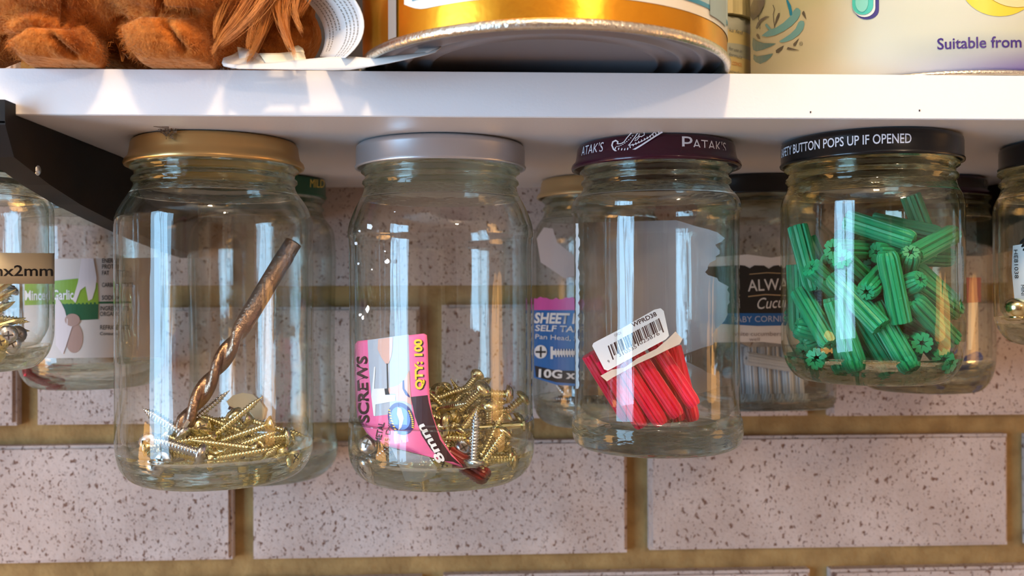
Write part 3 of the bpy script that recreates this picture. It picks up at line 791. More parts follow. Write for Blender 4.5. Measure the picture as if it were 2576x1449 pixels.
# paisley: scalloped double outline with teardrop petals (crop units -> picture)
def c2(x, y): return (1420+x/5.6, 310+y/5.6)
pais = [(1380, 122), (1290, 175), (1190, 240), (1090, 305), (990, 365), (900, 410), (820, 425), (745, 408), (690, 365), (668, 310), (682, 262), (722, 243), (752, 262), (745, 292)]
def strk(pts, w_, m=LETW):
    q = [c2(*p) for p in pts]; return poly('paisley_print', strokepoly(q, w_/5.6), S, m, J['lid'], 60)
strk(pais, 22)
strk([(745, 292), (800, 285), (840, 262), (880, 205), (930, 150), (960, 122)], 12)
strk([(1270, 124), (1190, 195), (1090, 255), (980, 300), (900, 312)], 11)
strk([(1030, 140), (980, 210), (930, 280), (900, 312)], 11)
strk([(1120, 130), (1125, 165), (1080, 190), (1040, 175), (1060, 150)], 12)
strk([(1060, 190), (1020, 235), (990, 250), (1000, 215), (1050, 180)], 10)
for i in range(16):
    t = i/15; x = 710+(1330-710)*t**.95; y = 372+30*math.sin(min(1, t*2.6)*math.pi)*.6-(max(0, t-.25)/.75)*225
    dx, dy = (-8, -26) if t > .3 else (14*(1-t*2), -26)
    poly('paisley_print', [c2(*p) for p in ell(x+dx*.5, y+dy*.5-8, 8, 19, 10, -.25 if t > .3 else .3)], S, LETW, J['lid'], 60)
for i in range(9):
    t = i/8; x, y = 740+(960-740)*t, 328-150*t**1.6
    poly('paisley_print', [c2(*p) for p in ell(x, y, 12, 6, 8, -.6)], S, LETW, J['lid'], 60)
J = JARS['g']; text('MILD', 779, 471, 21, -2, oncyl(J['X'], J['Y'], .0320), M('gilt_lettering', (.80, .62, .12), .4), J['lid'], width=36)
J = JARS['j']; ring_text("PATAK'S", J, .0312, -.0022, .0036, 42, 68, LETW, J['lid'], 0)

# front left jar: cream size label, nutrition label behind is the back jar's
J = JARS['e']; r = J['r']+.00015; S = oncyl(J['X'], J['Y'], r); S2 = oncyl(J['X'], J['Y'], r+.0002)
lab = patch('size_label', [((-240, 634), (137, 637)), ((-240, 714), (137, 714))], S, CREAM, J['t'], 40); solid(lab)
text('50mmx2mm', -118, 694, 27, 0, S2, BLACK, lab, width=250, bold=.012)
# front right jar sticker
J = JARS['f']; S = oncyl(J['X'], J['Y'], J['r']+.0002); S2 = oncyl(J['X'], J['Y'], J['r']+.0004)
lab = patch('sticker', [((2548, 618), (2660, 600)), ((2545, 680), (2660, 690)), ((2552, 755), (2660, 770))], S, WHITE, J['t'], 16); lab['label'] = 'white code sticker'
text('HE81038', 2550, 627, 10, -88, S2, BLACK, lab, width=72)
text('MINI', 2568, 716, 8, -88, S2, BLACK, lab, width=26)
for q in range(4): poly('leaf_print', ell(2574+q*4, 605+q*9, 12, 4, 10, -.7), S2, BLACK, lab)

# pink card inside the silver-lidded jar
J = JARS['b']; rc = J['rin']-.0006; S = oncyl(J['X'], J['Y'], rc); S2 = oncyl(J['X'], J['Y'], rc+.00015); S3 = oncyl(J['X'], J['Y'], rc+.0003); S4 = oncyl(J['X'], J['Y'], rc+.0004)
card = thing('pink_card', 'pink screw packet card curled against the glass in the silver-lidded jar', 'card', S(1000, 1120))
rows = [((900, 858), (1066, 839)), ((893, 866), (1074, 843)), ((892, 900), (1076, 870)), ((893, 960), (1078, 940)), ((896, 1020), (1081, 1000)), ((900, 1050), (1087, 1040)), ((912, 1072), (1098, 1072)), ((922, 1088), (1112, 1104)), ((940, 1105), (1133, 1138)), ((975, 1122), (1160, 1168)), ((1040, 1135), (1166, 1176))]
cb = patch('card_face', rows, S, PINK, card, 24); solid(cb, .0002)
def cp(name, pts, m, S_=S2): return poly(name, pts, S_, m, cb)
ccr = lambda x, y: (890+x/3.917, 830+y/3.917)
cp('photo_print', [ccr(*p) for p in ((135, 100), (540, 45), (548, 300), (560, 640), (578, 830), (500, 815), (205, 850), (170, 640), (150, 400))], GREY)
cp('photo_print', [ccr(*p) for p in ((240, 90), (385, 72), (380, 180), (370, 260), (345, 330), (315, 335), (270, 270), (235, 190))], SKIN, S3)
cp('photo_print', [ccr(*p) for p in ((322, 330), (332, 330), (340, 590), (328, 590))], BLACK, S3)
cp('photo_print', [ccr(*p) for p in ((200, 365), (213, 360), (200, 580), (300, 575), (310, 640), (410, 640), (405, 700), (215, 735), (212, 850), (195, 845), (172, 655))], WHITE, S3)
cp('photo_print', [ccr(*p) for p in ((335, 575), (440, 545), (500, 490), (545, 400), (560, 650), (570, 740), (500, 705), (420, 700), (410, 630), (345, 630))], SKIN, S3)
cp('photo_print', [ccr(*p) for p in ((303, 580), (335, 575), (350, 635), (310, 638))], BLACK, S4)
cp('photo_print', [ccr(*p) for p in ((480, 500), (495, 495), (500, 580), (550, 650), (552, 668), (510, 640), (480, 580))], NAVY, S4)
cp('dark_band', [ccr(*p) for p in ((562, 660), (728, 642), (740, 720), (775, 850), (850, 1080), (960, 1240), (1060, 1330), (980, 1300), (880, 1290), (760, 1180), (670, 1040), (600, 850))], DBROWN)
cp('logo', [ccr(*p) for p in ell(465, 875, 125, 165, 30, -.35)], NAVY, S3)
cp('logo', [ccr(*p) for p in ell(460, 870, 92, 118, 30, -.35)], M('sky_blue_print', (.14, .26, .70), .4), S4)
S5 = oncyl(J['X'], J['Y'], rc+.0005)
cp('logo', [ccr(*p) for p in ((432, 760), (468, 775), (492, 870), (470, 960), (440, 990), (450, 900), (425, 830))], WHITE, S5)
for i in range(9):
    for x0_, y0_, x1_, y1_ in ((350, 790, 420, 1005), (545, 800, 580, 960)):
        t = i/8; bow = -22*math.sin(t*math.pi) if x0_ < 500 else 26*math.sin(t*math.pi)
        if i % 2 == 0 or True: cp('logo', [ccr(*p) for p in ell(x0_+(x1_-x0_)*t+bow*.5, y0_+(y1_-y0_)*t, 14, 7, 6, .3)], YELLOW, S5)
text('SCREWS', *ccr(150, 915), 26, 92, S3, DBROWN, cb, width=168, bold=.03)
text('QTY: 100', *ccr(692, 592), 19, 91.5, S3, BLACK, cb, width=127, bold=.05)
text('QTY: 100', *ccr(682, 586), 19, 91.5, S4, YELLOW, cb, width=127, bold=.045)
text('8mm', *ccr(905, 1290), 21, 121, S4, WHITE, cb, width=110, bold=.03, shear=.1)
text('METAL', *ccr(260, 1118), 15, 78, S3, DBROWN, cb, width=52, bold=.02)
text('75 Dyre', *ccr(345, 1150), 12, 84, S3, DBROWN, cb, width=72)
# translucent white tail of the packet below the card
tl = patch('packet_tail', [((985, 1128), (1080, 1150)), ((995, 1150), (1100, 1175)), ((1012, 1180), (1095, 1195)), ((1020, 1210), (1060, 1212))], S, M('cloudy_film', (.6, .62, .68), .4, alpha=.35), card, 10)
# zinc rust stained plug under the card corner
J_ = JARS['b']
o = put(plug_mesh(.016, .0030, M('dark_red_plastic', (.28, .02, .01), .35), 6), 'wall_plug', atY(1128, 1140, J_['Y']-.024), (atY(1182, 1172, J_['Y']-.025)-atY(1128, 1140, J_['Y']-.024)).normalized())
tag(o, 'dark red plug lying below the brass screws at the card corner', 'wall plug')
# flecks of white paint on the glass of the silver-lidded jar
S = oncyl(J['X'], J['Y'], J['r']+.0001)
def fleck(x, y, sz, el=1.0):
    pts = [(x+sz*random.uniform(.5, 1)*math.cos(a), y+sz*el*random.uniform(.5, 1)*math.sin(a)) for a in [k*math.pi/4 for k in range(8)]]
    solid(poly('paint_fleck', pts, S, WHITE, JARS['b']['t'], 30), .0002)
for x, y, sz, el in ((929, 570, 10, 1.1), (905, 581, 4, 1), (896, 612, 5, 1.3), (975, 657, 9, .9), (969, 632, 3, 1), (925, 778, 6, 1.8), (906, 792, 6, .9), (913, 799, 5, 1.5), (936, 678, 3, 1), (902, 663, 3, 1.5), (993, 533, 3, .6)): fleck(x, y, sz, el)

# purple-lidded jar: residue of a torn paper label on the far side and its left edge
J = JARS['c']; SFAR = oncyl(J['X'], J['Y'], .0328, True)
rows = []
random.seed(3)
rights = [(560, 1700), (575, 1745), (590, 1805), (605, 1822), (625, 1800), (645, 1812), (665, 1790), (690, 1770), (705, 1800), (725, 1828), (760, 1836), (800, 1832), (830, 1806), (850, 1790), (870, 1800), (890, 1745), (905, 1700), (930, 1762), (960, 1810), (985, 1800), (995, 1760)]
lefts = [(560, 1470), (995, 1470)]
def lerp(tab, y):
    for (y0, x0), (y1, x1) in zip(tab, tab[1:]):
        if y <= y1: return x0+(x1-x0)*(y-y0)/(y1-y0)
    return tab[-1][1]
for i in range(58):
    y = 560+435*i/57; sag = 0
    l = 1468+random.uniform(-3, 3); rows.append(((l, y+(8 if y < 700 else -28)*(0)), (lerp(rights, y)+random.uniform(-5, 5), y-6+random.uniform(-1, 1))))
lb = patch('label_residue', rows, SFAR, TRANSW, J['t'], 40, smooth=True); lb['label'] = 'torn pale paper label seen from behind'
SN = oncyl(J['X'], J['Y'], .0329)
rows = [((1448.5+random.uniform(-1.0, .5), y), (1456+random.uniform(-3, 3), y)) for y in range(562, 985, 8)]
patch('label_edge', rows, SN, WHITE, J['t'], 2)
# torn tan label scrap in the gold-lidded jar, on its far wall, and on the black-lidded one
J = JARS['a']; SFAR = oncyl(J['X'], J['Y'], J['rin']-.0004, True)
lb = poly('label_scrap', [(570, 1010), (585, 995), (610, 988), (636, 992), (655, 1010), (668, 1030), (664, 1052), (648, 1078), (630, 1072), (622, 1050), (600, 1040), (580, 1030)], SFAR, TAN, J['t'], 8); lb['label'] = 'torn tan scrap with printed letters'
text('m', 572, 1028, 12, -28, oncyl(J['X'], J['Y'], J['rin']-.0008, True), DBROWN, lb, width=28, bold=.03)
J = JARS['d']; SFAR = oncyl(J['X'], J['Y'], .0340, True)
poly('label_scrap', ell(2038, 594, 25, 30, 14), SFAR, TRANSW, J['t'], 8)

# ---- back jar labels
J = JARS['h']; r = J['r']; S = oncyl(J['X'], J['Y'], r+.0002); S2 = oncyl(J['X'], J['Y'], r+.0004); S3 = oncyl(J['X'], J['Y'], r+.0006)
rows = [((1345, 753), (1500, 742)), ((1344, 775), (1500, 775))]
top = [(1343+i*8, 750+random.uniform(-4, 4)) for i in range(22)]
lab = poly('product_label', [(1343, 950), (1343, 750)]+top+[(1516, 744), (1516, 976), (1400, 968)], S, BLUE, J['t'], 10); lab['label'] = 'blue, pink and black printed label'
poly('pink_print', [(1343, 780), (1343, 750)]+top+[(1516, 744), (1516, 780)], S2, MAGENTA, lab, 10)
poly('black_print', [(1345, 920), (1400, 932), (1516, 934), (1516, 970), (1400, 962), (1348, 948)], S2, BLACK, lab, 10)
text('SHEET METAL', 1343, 812, 25, -1, S3, WHITE, lab, width=190, bold=.035, shear=.15)
text('SELF TAPPING', 1345, 832, 15, -2, S3, WHITE, lab, width=175, bold=.02, shear=.1)
text('Pan Head, Slotted', 1345, 852, 12, -3, S3, WHITE, lab, width=160)
text('10G x 20', 1348, 948, 20, -3, S3, WHITE, lab, width=140, bold=.03)
poly('screw_print', ell(1360, 885, 16, 17, 18), S3, WHITE, lab, 10)
S4 = oncyl(J['X'], J['Y'], r+.0008)
poly('screw_print', [(1347, 883), (1373, 883), (1373, 888), (1347, 888)], S4, BLACK, lab); poly('screw_print', [(1358, 872), (1362, 872), (1362, 899), (1358, 899)], S4, BLACK, lab)
poly('screw_print', [(1385, 872), (1391, 872), (1391, 903), (1385, 903)], S3, WHITE, lab); poly('screw_print', [(1391, 882), (1470, 883), (1470, 893), (1391, 893)], S3, WHITE, lab, 10)
for i in range(10): poly('screw_print', [(1396+i*7, 878), (1399+i*7, 878), (1401+i*7, 898), (1398+i*7, 898)], S4, WHITE, lab)
# pale residue higher on the same jar
poly('label_residue', [(1350, 600), (1368, 572), (1390, 575), (1402, 610), (1440, 640), (1470, 690), (1420, 700), (1360, 660)], S, TRANSW, J['t'], 10)

# garlic jar
J = JARS['k']; r = J['r']; S = oncyl(J['X'], J['Y'], r+.0002); S2 = oncyl(J['X'], J['Y'], r+.0004); S3 = oncyl(J['X'], J['Y'], r+.0006)
PALE = M('pale_label_paper', (.62, .55, .50), .6)
lab = patch('product_label', [((60, 652), (400, 648)), ((60, 780), (405, 780)), ((62, 902), (402, 898))], S, PALE, J['t'], 40); lab['label'] = 'white and green garlic label with torn patches'
poly('green_print', [(62, 714), (202, 700), (246, 712), (248, 765), (150, 765), (62, 768)], S2, LGREEN, lab, 10)
poly('green_print', [(140, 765), (248, 760), (247, 803), (190, 806), (140, 800)], S2, DGREEN, lab, 10)
text('Minced Garlic', 62, 755, 24, 1, S3, WHITE, lab, width=122, bold=.02)
GARL = M('garlic_print', (.40, .25, .20), .6)
poly('garlic_print', ell(182, 805, 19, 16), S3, GARL, lab, 10); poly('garlic_print', ell(186, 850, 22, 38), S2, GARL, lab, 10)
TORN = M('torn_paper', (.70, .62, .62), .7)
poly('torn_patch', [(205, 650), (235, 650), (243, 700), (240, 725), (232, 752), (222, 757), (215, 720), (202, 730), (190, 762), (183, 755), (196, 710)], S3, TORN, lab, 10)
poly('torn_patch', [(140, 745), (152, 758), (163, 780), (168, 800), (182, 820), (166, 870), (158, 892), (140, 868)], S3, TORN, lab, 10)
for i, (s_, y, wd) in enumerate((('ENERGY', 661, 44), ('PROTEIN', 676, 48), ('FAT', 692, 18), ('CARBOHYDRATE', 722, 80), ('SODIUM', 754, 46), ('INGREDIENTS', 781, 72), ('ORGANIC', 795, 52), ('REFRIGERATE', 829, 75), ('Consume', 843, 46))):
    text(s_, 256 if y < 770 else 251, y, 11 if y < 840 else 8, 0, S2, BLACK, lab, width=wd, bold=.01)
poly('rule_print', [(248, 759), (330, 758), (330, 763), (248, 764)], S2, DGREEN, lab, 10)
# reddish plug end low in that jar
o = put(PR, 'wall_plug', atY(62, 936, YB-.024), Vector((.75, .62, -.1)).normalized()); o.scale = (.8, .8, .7); o.location.z = JARS['k']['floor']+.0034
tag(o, 'reddish plug lying alone on the bottom of the garlic-labelled back jar', 'wall plug')

# cucumber label on the square jar
J = JARS['i']; yf = J['Y']-J['r']; S = onplane(yf-.0002); S2 = onplane(yf-.0004); S3 = onplane(yf-.0006); xl, xr = 1762, 2030
lab = poly('product_label', [(xl, 650), (1880, 640), (1940, 648), (2000, 640), (xr, 640), (xr, 862), (1990, 868), (1920, 860), (xl, 862)], S, WHITE, J['t'], 60); lab['label'] = 'black, white and blue cucumber label'
tb = [(1862+i*12, 672+random.uniform(-5, 5)) for i in range(14)]
poly('black_print', [(xl, 790), (xl, 672)]+tb+[(xr, 672), (xr, 790)], S2, BLACK, lab, 60)
poly('blue_print', [(xl, 788), (xr, 788), (xr, 818), (1905, 820), (xl, 812)], S3, BLUE, lab, 60)
text('ALWAYS', 1882, 733, 29, 3, S3, WHITE, lab, width=140, bold=.005)
text('Cucumbers', 1901, 778, 28, 4, S3, WHITE, lab, width=150, shear=.35)
S5 = onplane(yf-.0008)
text('BABY CORNICHONS', 1840, 811, 15, 1, S5, M('pale_blue_print', (.55, .60, .75), .5), lab, width=200)
GREYT = M('grey_lettering', (.30, .26, .26), .6)
text('white cucumbers', 1842, 845, 11, 0, S3, GREYT, lab, width=125); text('well', 1885, 858, 9, 0, S3, GREYT, lab, width=26)
poly('gilt_line', strokepoly([(1885, 690), (1930, 686), (1990, 689)], 2), S3, TAN, lab, 60)
poly('gilt_line', strokepoly([(1882, 746), (1925, 741), (1990, 744)], 2.5), S3, TAN, lab, 60)
# reddish white strip in the right back jar
J = JARS['j']; S = oncyl(J['X'], J['Y'], J['rin']-.0012)
b_ = poly('inner_card', [(2430, 698), (2468, 698), (2468, 760), (2432, 762)], S, M('dull_red_card', (.45, .06, .03), .6), J['t'], 8)
poly('inner_card', [(2436, 762), (2460, 760), (2444, 880), (2436, 880)], S, WHITE, J['t'], 8)
# brass piece in the right jar
J = JARS['f']
bm = bmesh.new()
q = atY(2557, 772, J['Y']-.020); bmesh.ops.create_uvsphere(bm, u_segments=24, v_segments=12, radius=.0044)
for v in bm.verts:
    if v.co.z > 0: v.co.z *= .75
me = bpy.data.meshes.new('knob_dome'); bm.to_mesh(me); bm.free(); me.materials.append(GOLD)
for f in me.polygons: f.use_smooth = True
t = thing('brass_knob', 'round brass knob lying in the jar at the right border', 'knob', q)
o = bpy.data.objects.new('dome', me); C.objects.link(o); o.location = q; adopt(o, t)
lathe([(q.z-.0044, 0), (q.z-.0046, .0022), (q.z-.0040, .0026), (q.z-.0030, .0024), (q.z-.0026, 0)], q.x, q.y, 'collar', [GOLD], t, seg=20)

# ---- clear bag with sticker in the purple-lidded jar
J = JARS['c']; cc7 = lambda x, y: (1440+x*.2346, 760+y*.2346)
YF = J['Y']-.0262
def tilt(yb, k): return lambda x, y: atY(x, y, yb + k*(y-900))
Sb = tilt(J['Y']-.0245, -.000004)
bag = thing('plug_bag', 'small clear bag with a white barcode sticker around the red plugs', 'bag', atY(1640, 1063, J['Y']-.02))
def bp(name, pts, S_, m, par, st=20): return poly(name, [cc7(*p) for p in pts], S_, m, par, st)
bp('film', [(270, 800), (1180, 400), (1180, 700), (1175, 1290), (400, 1290), (330, 1000)], Sb, FILM, bag)
bp('film', [(270, 800), (1180, 400), (1180, 700), (1175, 1290), (400, 1290), (330, 1000)], tilt(J['Y']-.001, 0), FILM, bag)
Ss = tilt(J['Y']-.0250, -.000004); Ss2 = tilt(J['Y']-.0252, -.000004); Ss3 = tilt(J['Y']-.0254, -.000004)
solid(bp('header_fold', [(300, 790), (420, 725), (560, 700), (700, 600), (900, 500), (1020, 400), (1105, 315), (1180, 395), (1150, 450), (1000, 520), (860, 590), (700, 660), (560, 740), (430, 810), (370, 850)], Ss, M('milky_film', (.78, .66, .55), .35, alpha=.75), bag), .0002)
st = solid(bp('sticker', [(212, 470), (225, 440), (260, 420), (550, 270), (880, 80), (945, 66), (978, 95), (1035, 360), (1000, 400), (700, 560), (380, 735), (340, 720)], Ss2, WHITE, bag), .0003); st['label'] = 'white barcode sticker'
random.seed(11)
x = 0
A, B_ = (378, 470), (940, 165)          # upper ends of first and last bar
ux, uy = (B_[0]-A[0]), (B_[1]-A[1]); L_ = math.hypot(ux, uy); ux /= L_; uy /= L_
while x < L_:
    w_ = random.choice([5, 5, 9, 14, 22]); long = x < 22 or x > L_-30 or abs(x-L_/2) < 12
    hgt = 150 if long else 118
    a = (A[0]+ux*x, A[1]+uy*x); dn = (50/140, 1)
    bp('bar', [a, (a[0]+ux*w_, a[1]+uy*w_), (a[0]+ux*w_+dn[0]*hgt, a[1]+uy*w_+dn[1]*hgt), (a[0]+dn[0]*hgt, a[1]+dn[1]*hgt)], Ss3, DBROWN, st, 90)
    x += w_+random.choice([6, 6, 10, 16])
text('9', *cc7(385, 655), 7.5, 27, Ss3, DBROWN, st)
text('310535', *cc7(500, 590), 9.5, 27.5, Ss3, DBROWN, st, width=50)
text('025876', *cc7(725, 460), 9.5, 27.5, Ss3, DBROWN, st, width=56)
text('ORDI', *cc7(455, 372), 6.5, 25, Ss3, GREYT, st, width=18)
text('WPRD38', *cc7(650, 270), 11, 26, Ss3, DBROWN, st, width=68, bold=.02)

# cobweb tuft on the gold lid
t = thing('cobweb_tuft', 'small brown cobweb tuft stuck on top of the gold lid', 'cobweb', atY(420, 330, .342))
J = JARS['a']; S = oncyl(J['X'], J['Y'], .0322)
V = []; F = []
for i in range(60):
    x, y = 421+random.gauss(0, 10), 325+abs(random.gauss(0, 10)); a = random.uniform(0, 6.28); l = random.uniform(3, 14)
    p, q = S(x, y), S(x+math.cos(a)*l, y+math.sin(a)*l*.6); k = len(V)
    q.y -= random.uniform(0, .001)
    V += [p, q, q+Vector((.0002, 0, .0003)), p+Vector((.0002, 0, .0003))]; F.append((k, k+1, k+2, k+3))
for i in range(5):
    p, q = atY(385+random.uniform(-4, 8), 316+random.uniform(-3, 3), .3400), atY(425, 322+random.uniform(-3, 3), .3405); k = len(V)
    V += [p, q, q+Vector((0, 0, .0003)), p+Vector((0, 0, .0003))]; F.append((k, k+1, k+2, k+3))
o = new_mesh('fibres', V, F, M('dusty_brown', (.16, .10, .06), .9), t); o['kind'] = 'stuff'

# ------------------------------------------------------------------ tins on the shelf
def tin_gold(name, col, col2, ):
    return M(name, col, .27, .92, bump=.12, bscale=160, col2=col2, vscale=30)
GTIN = tin_gold('gold_tin', (.78, .31, .018), (.85, .38, .03))
RIMM = M('tin_rim_metal', (.72, .66, .55), .25, .95, bump=.4, bscale=700)
UNDER = M('tin_base_metal', (.30, .28, .30), .45, .4)
X, Y, R0 = .0282, .3312, .0624
z0 = ZT+.0002
tin = thing('tin', 'large gold-banded tin overhanging the front edge of the shelf', 'tin', (X, Y, z0))
rim = lathe([(z0+.0034, R0), (z0+.0030, R0+.0008), (z0+.0020, R0+.0013), (z0+.0008, R0+.0012), (z0, R0+.0004), (z0+.0002, R0-.0006), (z0+.0014, R0-.0014), (z0+.0038, R0-.0018)], X, Y, 'bottom_rim', [RIMM], tin, seg=160)
lathe([(z0+.0038, R0-.0018), (z0+.0040, R0-.0030), (z0+.0036, .0560), (z0+.0026, .0550), (z0+.0026, .0540), (z0+.0038, .0532), (z0+.0038, .0490), (z0+.0028, .0480), (z0+.0028, .0470), (z0+.0040, .0462), (z0+.0040, .0400), (z0+.0034, .0392), (z0+.0042, .0384), (z0+.0042, 0)], X, Y, 'base_panel', [UNDER], tin, seg=128)
body = lathe([(z0+.0034, R0), (z0+.0038, R0), (z0+.0120, R0), (z0+.13, R0), (z0+.13, 0)], X, Y, 'body', [GTIN], tin, seg=160)
def azp(px, py=60): p_ = oncyl(X, Y, R0)(px, py); return math.atan2(p_.x-X, -(p_.y-Y))
def band(name, z1, z2, a0, a1, mat, parent, off, n=60, rc_=None):
    V, F = [], []
    for k in range(n+1):
        a = a0+(a1-a0)*k/n; zz = z1
        if rc_ and (k < 4): zz = z1+(rc_*(1-math.sin(math.pi/2*k/4)))
        for z in (zz, z2): V.append((X+(R0+off)*math.sin(a), Y-(R0+off)*math.cos(a), z))
    for k in range(n): F.append((2*k, 2*k+2, 2*k+3, 2*k+1))
    return new_mesh(name, V, F, mat, parent, True)
aL = azp(1018, 15); zl = oncyl(X, Y, R0)(1040, 30).z
print('tin label z', zl-z0)
TINW = M('tin_white_print', (.80, .76, .66), .3, coat=.3); TINB = M('tin_blue_print', (.05, .26, .42), .3); TINPALE = M('tin_pale_print', (.42, .55, .58), .3)
lb = band('printed_panel', zl, z0+.128, aL, math.radians(150), TINW, body, .0002, 90, .003)
for a0_, a1_ in ((aL+.06, .06), (.16, 1.22)):
    band('blue_outline', zl+.0032, zl+.0046, a0_, a1_, TINB, lb, .0004, 40)
    band('pale_panel', zl+.0046, z0+.126, a0_, a1_, TINPALE if a0_ > 0 else TINW, lb, .0004, 40)
band('side_seam', z0+.0034, z0+.128, azp(980, 40), azp(1000, 40), M('seam_metal', (.42, .38, .33), .45, .6), body, .0005, 4)
band('badge', zl+.0015, zl+.035, azp(1782, 60), azp(1822, 60), M('badge_grey_blue', (.30, .40, .42), .4), lb, .0006, 8)

# second, paler tin behind in the gap
X2, Y2, R2 = atY(1785, 100, .440).x, .440, .0190
t2 = thing('tin', 'small tin with grey and yellow print in the gap between the large tins', 'tin', (X2, Y2, z0))
TG = M('grey_tin_print', (.36, .38, .34), .4); TY = M('yellow_tin_print', (.58, .48, .24), .4)
b2 = lathe([(z0+.0015, R2), (z0+.0005, R2+.0006), (z0, R2-.001), (z0+.002, R2-.002), (z0+.002, 0)], X2, Y2, 'bottom_rim', [RIMM], t2, seg=64)
zs = [.0015, .0095, .0175, .0230, .0310, .0370, .0430, .0490]
for i in range(len(zs)-1):
    pr = [(z0+zs[i], R2), (z0+zs[i+1], R2)]
    if i == len(zs)-2: pr.append((z0+zs[-1]+.0004, 0))
    lathe(pr, X2, Y2, 'printed_band', [TG if i % 2 == 0 else TY], t2, seg=64)
Sx = oncyl(X2, Y2, R2+.0002)
for s_, y, h in (('ks fed', 78, 9), ('for use in', 125, 9), ('formula', 140, 9), ('ALCOHOL', 160, 9), ('powder', 181, 8)):
    text(s_, 1833, y, h, -14, Sx, M('tin_small_print', (.12, .14, .16) if s_ != 'ALCOHOL' else (.6, .2, .06), .5), t2, width=34)
t3 = thing('tin', 'ribbed yellowish tin stacked on the small grey and yellow tin', 'tin', (X2, Y2, z0+.0500))
pr = [(z0+.0500, 0), (z0+.0500, R2+.0004), (z0+.0512, R2+.0010)]
V, F = [], []
seg = 72
for z in (z0+.0500, z0+.085):
    V += [(X2+(R2+.0012+(.0005 if k % 3 == 0 else 0))*math.cos(2*math.pi*k/seg), Y2+(R2+.0012+(.0005 if k % 3 == 0 else 0))*math.sin(2*math.pi*k/seg), z) for k in range(seg)]
F = [(k, (k+1) % seg, seg+(k+1) % seg, seg+k) for k in range(seg)]+[tuple(range(seg))[::-1], tuple(range(seg, 2*seg))]
new_mesh('ribbed_body', V, F, M('pale_yellow_tin', (.62, .55, .32), .45), t3)

# large white tin at the right
X, Y, R0 = .1868, .3868, .0650
def tin2_mat():
    m = bpy.data.materials.new('white_violet_tin_print'); nt, N, L = nodes(m); b = N['Principled BSDF']; b.inputs['Roughness'].default_value = .42; b.inputs['Specular IOR Level'].default_value = .4
    g_ = N.new('ShaderNodeNewGeometry'); sx = N.new('ShaderNodeSeparateXYZ'); L.new(g_.outputs['Position'], sx.inputs[0])
    # violet foot that rises towards the right, printed on the tin
    m1 = N.new('ShaderNodeMapRange'); m1.inputs['From Min'].default_value = z0+.0015; m1.inputs['From Max'].default_value = z0+.016
    m1.inputs['To Min'].default_value = 1; m1.inputs['To Max'].default_value = 0; L.new(sx.outputs['Z'], m1.inputs['Value'])
    m2 = N.new('ShaderNodeMapRange'); m2.inputs['From Min'].default_value = X-.048; m2.inputs['From Max'].default_value = X+.01; L.new(sx.outputs['X'], m2.inputs['Value'])
    mu = N.new('ShaderNodeMath'); mu.operation = 'MULTIPLY'; L.new(m1.outputs[0], mu.inputs[0]); L.new(m2.outputs[0], mu.inputs[1])
    r = N.new('ShaderNodeValToRGB'); r.color_ramp.elements[0].color = (.70, .64, .52, 1); r.color_ramp.elements[1].color = (.13, .07, .40, 1)
    e = r.color_ramp.elements.new(.40); e.color = (.54, .48, .56, 1); L.new(mu.outputs[0], r.inputs['Fac'])
    # green swoosh above
    mp = N.new('ShaderNodeMapping'); mp.inputs['Rotation'].default_value = (0, .35, 0); mp.inputs['Scale'].default_value = (8, 1, 36); L.new(g_.outputs['Position'], mp.inputs['Vector'])
    n = N.new('ShaderNodeTexNoise'); n.inputs['Scale'].default_value = 1.0; n.inputs['Detail'].default_value = 1; L.new(mp.outputs[0], n.inputs['Vector'])
    r2 = N.new('ShaderNodeValToRGB'); r2.color_ramp.elements[0].position = .42; r2.color_ramp.elements[1].position = .62; r2.color_ramp.elements[0].color = (1, 1, 1, 1); r2.color_ramp.elements[1].color = (.80, .90, .74, 1)
    L.new(n.outputs['Fac'], r2.inputs['Fac'])
    mx = N.new('ShaderNodeMix'); mx.data_type = 'RGBA'; mx.blend_type = 'MULTIPLY'; mx.inputs['Factor'].default_value = 1
    L.new(r.outputs['Color'], mx.inputs['A']); L.new(r2.outputs['Color'], mx.inputs['B']); L.new(mx.outputs['Result'], b.inputs['Base Color'])
    return m
tin2 = thing('tin', 'large glossy white tin with violet foot and teal nest emblem', 'tin', (X, Y, z0))
lathe([(z0+.0022, R0), (z0+.0018, R0+.0006), (z0+.0008, R0+.0008), (z0, R0), (z0+.0006, R0-.001), (z0+.003, R0-.002), (z0+.003, 0)], X, Y, 'bottom_rim', [RIMM], tin2, seg=160)
b2 = lathe([(z0+.0014, R0-.0006), (z0+.0024, R0), (z0+.0032, R0+.0005), (z0+.13, R0+.0005), (z0+.13, 0)], X, Y, 'body', [tin2_mat()], tin2, seg=160)
S = oncyl(X, Y, R0+.0007); S2 = oncyl(X, Y, R0+.0009); S3 = oncyl(X, Y, R0+.0011)
cz_ = lambda x, y: (1740+x*.14752, y*.14752)
def teal(n_, c1, c2_):
    return M(n_, c1, .3, col2=c2_, vscale=110)
T1, T2, T3 = M('teal_light_print', (.16, .40, .46), .3), M('teal_mid_print', (.12, .24, .25), .3), M('taupe_print', (.12, .11, .085), .3)
def sw(pts, m, S_=S): return poly('nest_emblem', [cz_(*p) for p in pts], S_, m, b2, 8)
sw([(1190, 608), (1250, 560), (1320, 510), (1260, 450), (1250, 420), (1275, 400), (1310, 440), (1360, 500), (1440, 470), (1560, 390), (1680, 280), (1740, 180), (1780, 138), (1820, 140), (1855, 180), (1850, 250), (1800, 340), (1700, 440), (1570, 530), (1420, 600), (1280, 630)], T1)
sw([(1490, 705), (1560, 660), (1680, 580), (1770, 490), (1820, 380), (1860, 350), (1910, 360), (1925, 410), (1900, 500), (1830, 590), (1720, 670), (1600, 715), (1520, 725)], T1)
